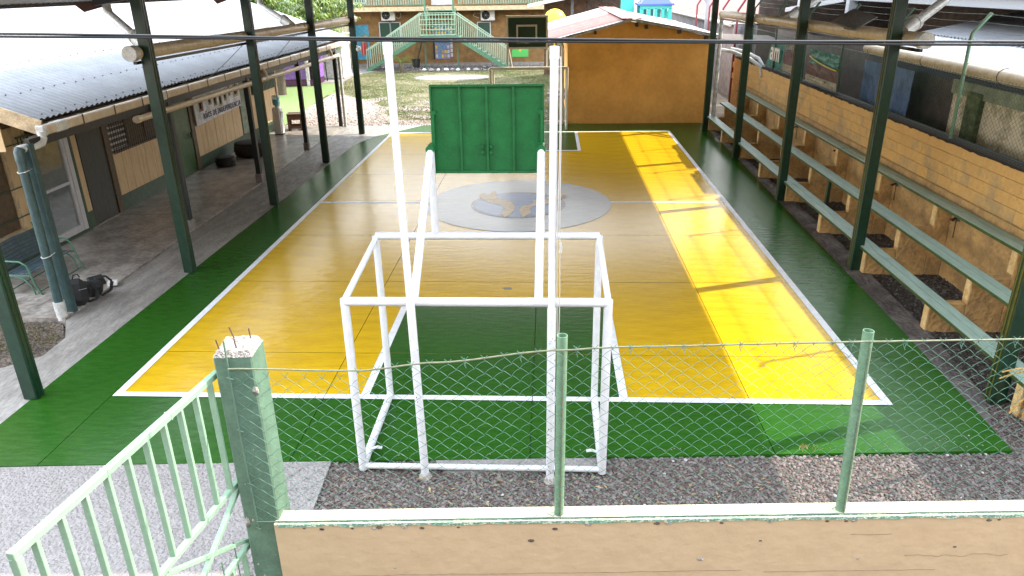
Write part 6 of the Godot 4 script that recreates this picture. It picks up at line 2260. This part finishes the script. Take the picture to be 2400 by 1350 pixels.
func make_small():
	# overhead cable in front of everything
	var t := thing("overhead_cable", Vector3(0, 4.6, -5), "black twin overhead cable crossing the whole view near the pole tops", "cable")
	for k in 2:
		var b := B.new()
		var pts := []
		for i in 33:
			var s := i / 32.0
			var x := lerpf(-9.0, 9.0, s)
			pts.append(Vector3(x, 4.650 - 0.0195 * x + 0.00055 * x * x + 0.014 * k + 0.003 * sin(x * 2.0 + k * 2.0), -5.0 + 0.004 * sin(x * 3.0)))
		b.tube(pts, 0.008, 8)
		obj("strand", b, M.cable, t)
	# lamp panel clipped on the right rain pipe
	t = thing("flood_lamp", Vector3(5.8, 4.1, -15.2), "flat grey flood lamp panel tilted on the right rain pipe", "lamp")
	var b := B.new()
	b.box(Vector3(5.76, 4.28, -15.0), Vector3(0.62, 0.03, 0.56), Basis(Vector3.UP, 0.5) * Basis(Vector3.BACK, 0.35) * Basis(Vector3.RIGHT, 0.25), 0.006)
	obj("panel", b, M.grey_wall, t)
	b = B.new()
	b.bar(Vector3(5.80, 4.26, -15.0), Vector3(5.86, 4.12, -15.1), 0.04, 0.03)
	b.bar(Vector3(5.7, 4.12, -14.8), Vector3(5.86, 4.10, -15.9), 0.03, 0.05)
	obj("bracket", b, M.dark_steel, t)
	b = B.new()
	b.lathe([Vector2(0, -0.1), Vector2(0.07, -0.075), Vector2(0.1, 0), Vector2(0.07, 0.075), Vector2(0.03, 0.1), Vector2(0, 0.1)], 14, Vector3(-6.68, 2.96, -26.6))
	b.bar(Vector3(-6.80, 3.08, -26.62), Vector3(-6.68, 3.06, -26.6), 0.04, 0.03)
	tag(obj("globe_lamp", b, M.plastic_white), "small white globe lamp on the farthest left canopy post", "lamp")
	# dry palm frond and pot at the right edge
	t = thing("dry_palm", Vector3(5.25, 0, -6.7), "yellowed palm fronds poking in behind the fence at right", "plant")
	for k in 4:
		b = B.new()
		var a := PI + 0.5 * sin(k * 2.3)
		frond(b, Vector3(5.25, 1.3, -6.7), Vector3(cos(a), 0, sin(a) + 0.3 * (k - 1.5)).normalized(), 0.56, 0.10 - 0.04 * k, 0.22 + 0.06 * k, 0.06, 12)
		obj("frond", b, M.dry_leaf, t)
	b = B.new()
	b.tube([Vector3(5.25, -0.03, -6.7), Vector3(5.25, 1.32, -6.7)], 0.06, 8, true, 0.04)
	obj("trunk", b, M.bark, t)
	b = B.new()
	b.box(Vector3(6.05, 0.30, -7.85), Vector3(0.5, 0.66, 0.22), Basis(Vector3.UP, 0.1), 0.012)
	tag(obj("masonry_stub", b, M.pier), "low ochre masonry stub beside the nearest right canopy post", "wall stub")
	# weeds at the court edge and pebbles on the paint
	t = thing("weed_tuft", Vector3(3.0, 0, -7.25), "dry weed tuft growing from the gravel at court edge", "weed")
	b = B.new()
	for k in 40:
		var a := rng.randf() * TAU
		var d := Vector3(cos(a), 0, sin(a)) * rng.randf_range(0.03, 0.09)
		var o := Vector3(3.0 + rng.randfn(0, 0.07), -0.03, -7.2 + rng.randfn(0, 0.03))
		var s := Vector3(-d.z, 0, d.x).normalized() * 0.006
		b.tri(o - s, o + s, o + d + Vector3(0, rng.randf_range(0.03, 0.09), 0))
	obj("blades", b, M.dry_leaf, t)
	b = B.new()
	b.lathe([Vector2(0.075, 0.0), Vector2(0.06, 0.004), Vector2(0, 0.008)], 9, Vector3(-0.72, 0.004, -11.95), Basis.from_scale(Vector3(1.2, 1, 0.7)))
	tag(obj("paint_blister", b, M.concrete_light), "small grey scuff on the yellow paint before the near key", "scuff")

func _ready():
	rng.seed = 20240611
	# camera, sky, sun, exposure
	var pitch := 0.39476
	var yaw := -0.0536989
	var roll := -0.016673
	var fwd := Vector3(sin(yaw) * cos(pitch), -sin(pitch), -cos(yaw) * cos(pitch))
	var right := Vector3(cos(yaw), 0, sin(yaw))
	var up := right.cross(fwd)
	var cam := Camera3D.new()
	cam.name = "camera"
	cam.fov = 43.0783
	cam.near = 0.05
	cam.far = 600.0
	add_child(cam)
	cam.transform = Transform3D(Basis(right * cos(roll) + up * sin(roll), up * cos(roll) - right * sin(roll), -fwd), Vector3(0, 5, 0))
	cam.current = true
	var env := Environment.new()
	var sky := Sky.new()
	var ps := ProceduralSkyMaterial.new()
	ps.sky_top_color = Color(0.70, 0.74, 0.79)
	ps.sky_horizon_color = Color(1.0, 0.975, 0.93)
	ps.sky_curve = 0.22
	ps.ground_horizon_color = Color(0.62, 0.60, 0.56)
	ps.ground_bottom_color = Color(0.34, 0.31, 0.28)
	ps.sky_energy_multiplier = 1.9
	sky.sky_material = ps
	env.sky = sky
	env.background_mode = Environment.BG_SKY
	env.tonemap_mode = Environment.TONE_MAPPER_LINEAR
	env.tonemap_exposure = 2.3
	env.sdfgi_enabled = true
	env.ssao_enabled = true
	env.ssil_enabled = true
	var we := WorldEnvironment.new()
	we.name = "world_environment"
	we.environment = env
	add_child(we)
	var sun := DirectionalLight3D.new()
	sun.name = "sun"
	sun.light_energy = 1.45
	sun.light_color = Color(1.0, 0.955, 0.88)
	sun.light_angular_distance = 0.5
	sun.shadow_enabled = true
	add_child(sun)
	sun.transform = Transform3D(Basis.looking_at(Vector3(-1.02, -1.0, 0.36), Vector3.UP), Vector3(10, 20, -10))
	make_materials()
	make_ground()
	make_court()
	make_canopy()
	make_classrooms()
	make_school()
	make_orange_hut()
	make_stand()
	make_neighbours()
	make_front()
	make_near_goal()
	make_far_goal()
	make_poles()
	big_pipe(-7.0, 4.02, -12.45, 3.92, -27.6, "fat cream rain pipe along the left canopy posts", [-13.0, -20.8], -1.0)
	big_pipe(5.9, 4.08, -12.35, 3.95, -26.9, "fat stained cream rain pipe along the right canopy posts", [-13.2, -19.6], 1.0)
	make_veranda_things()
	make_yard()
	make_greens()
	make_loose()
	make_street_side()
	make_small()
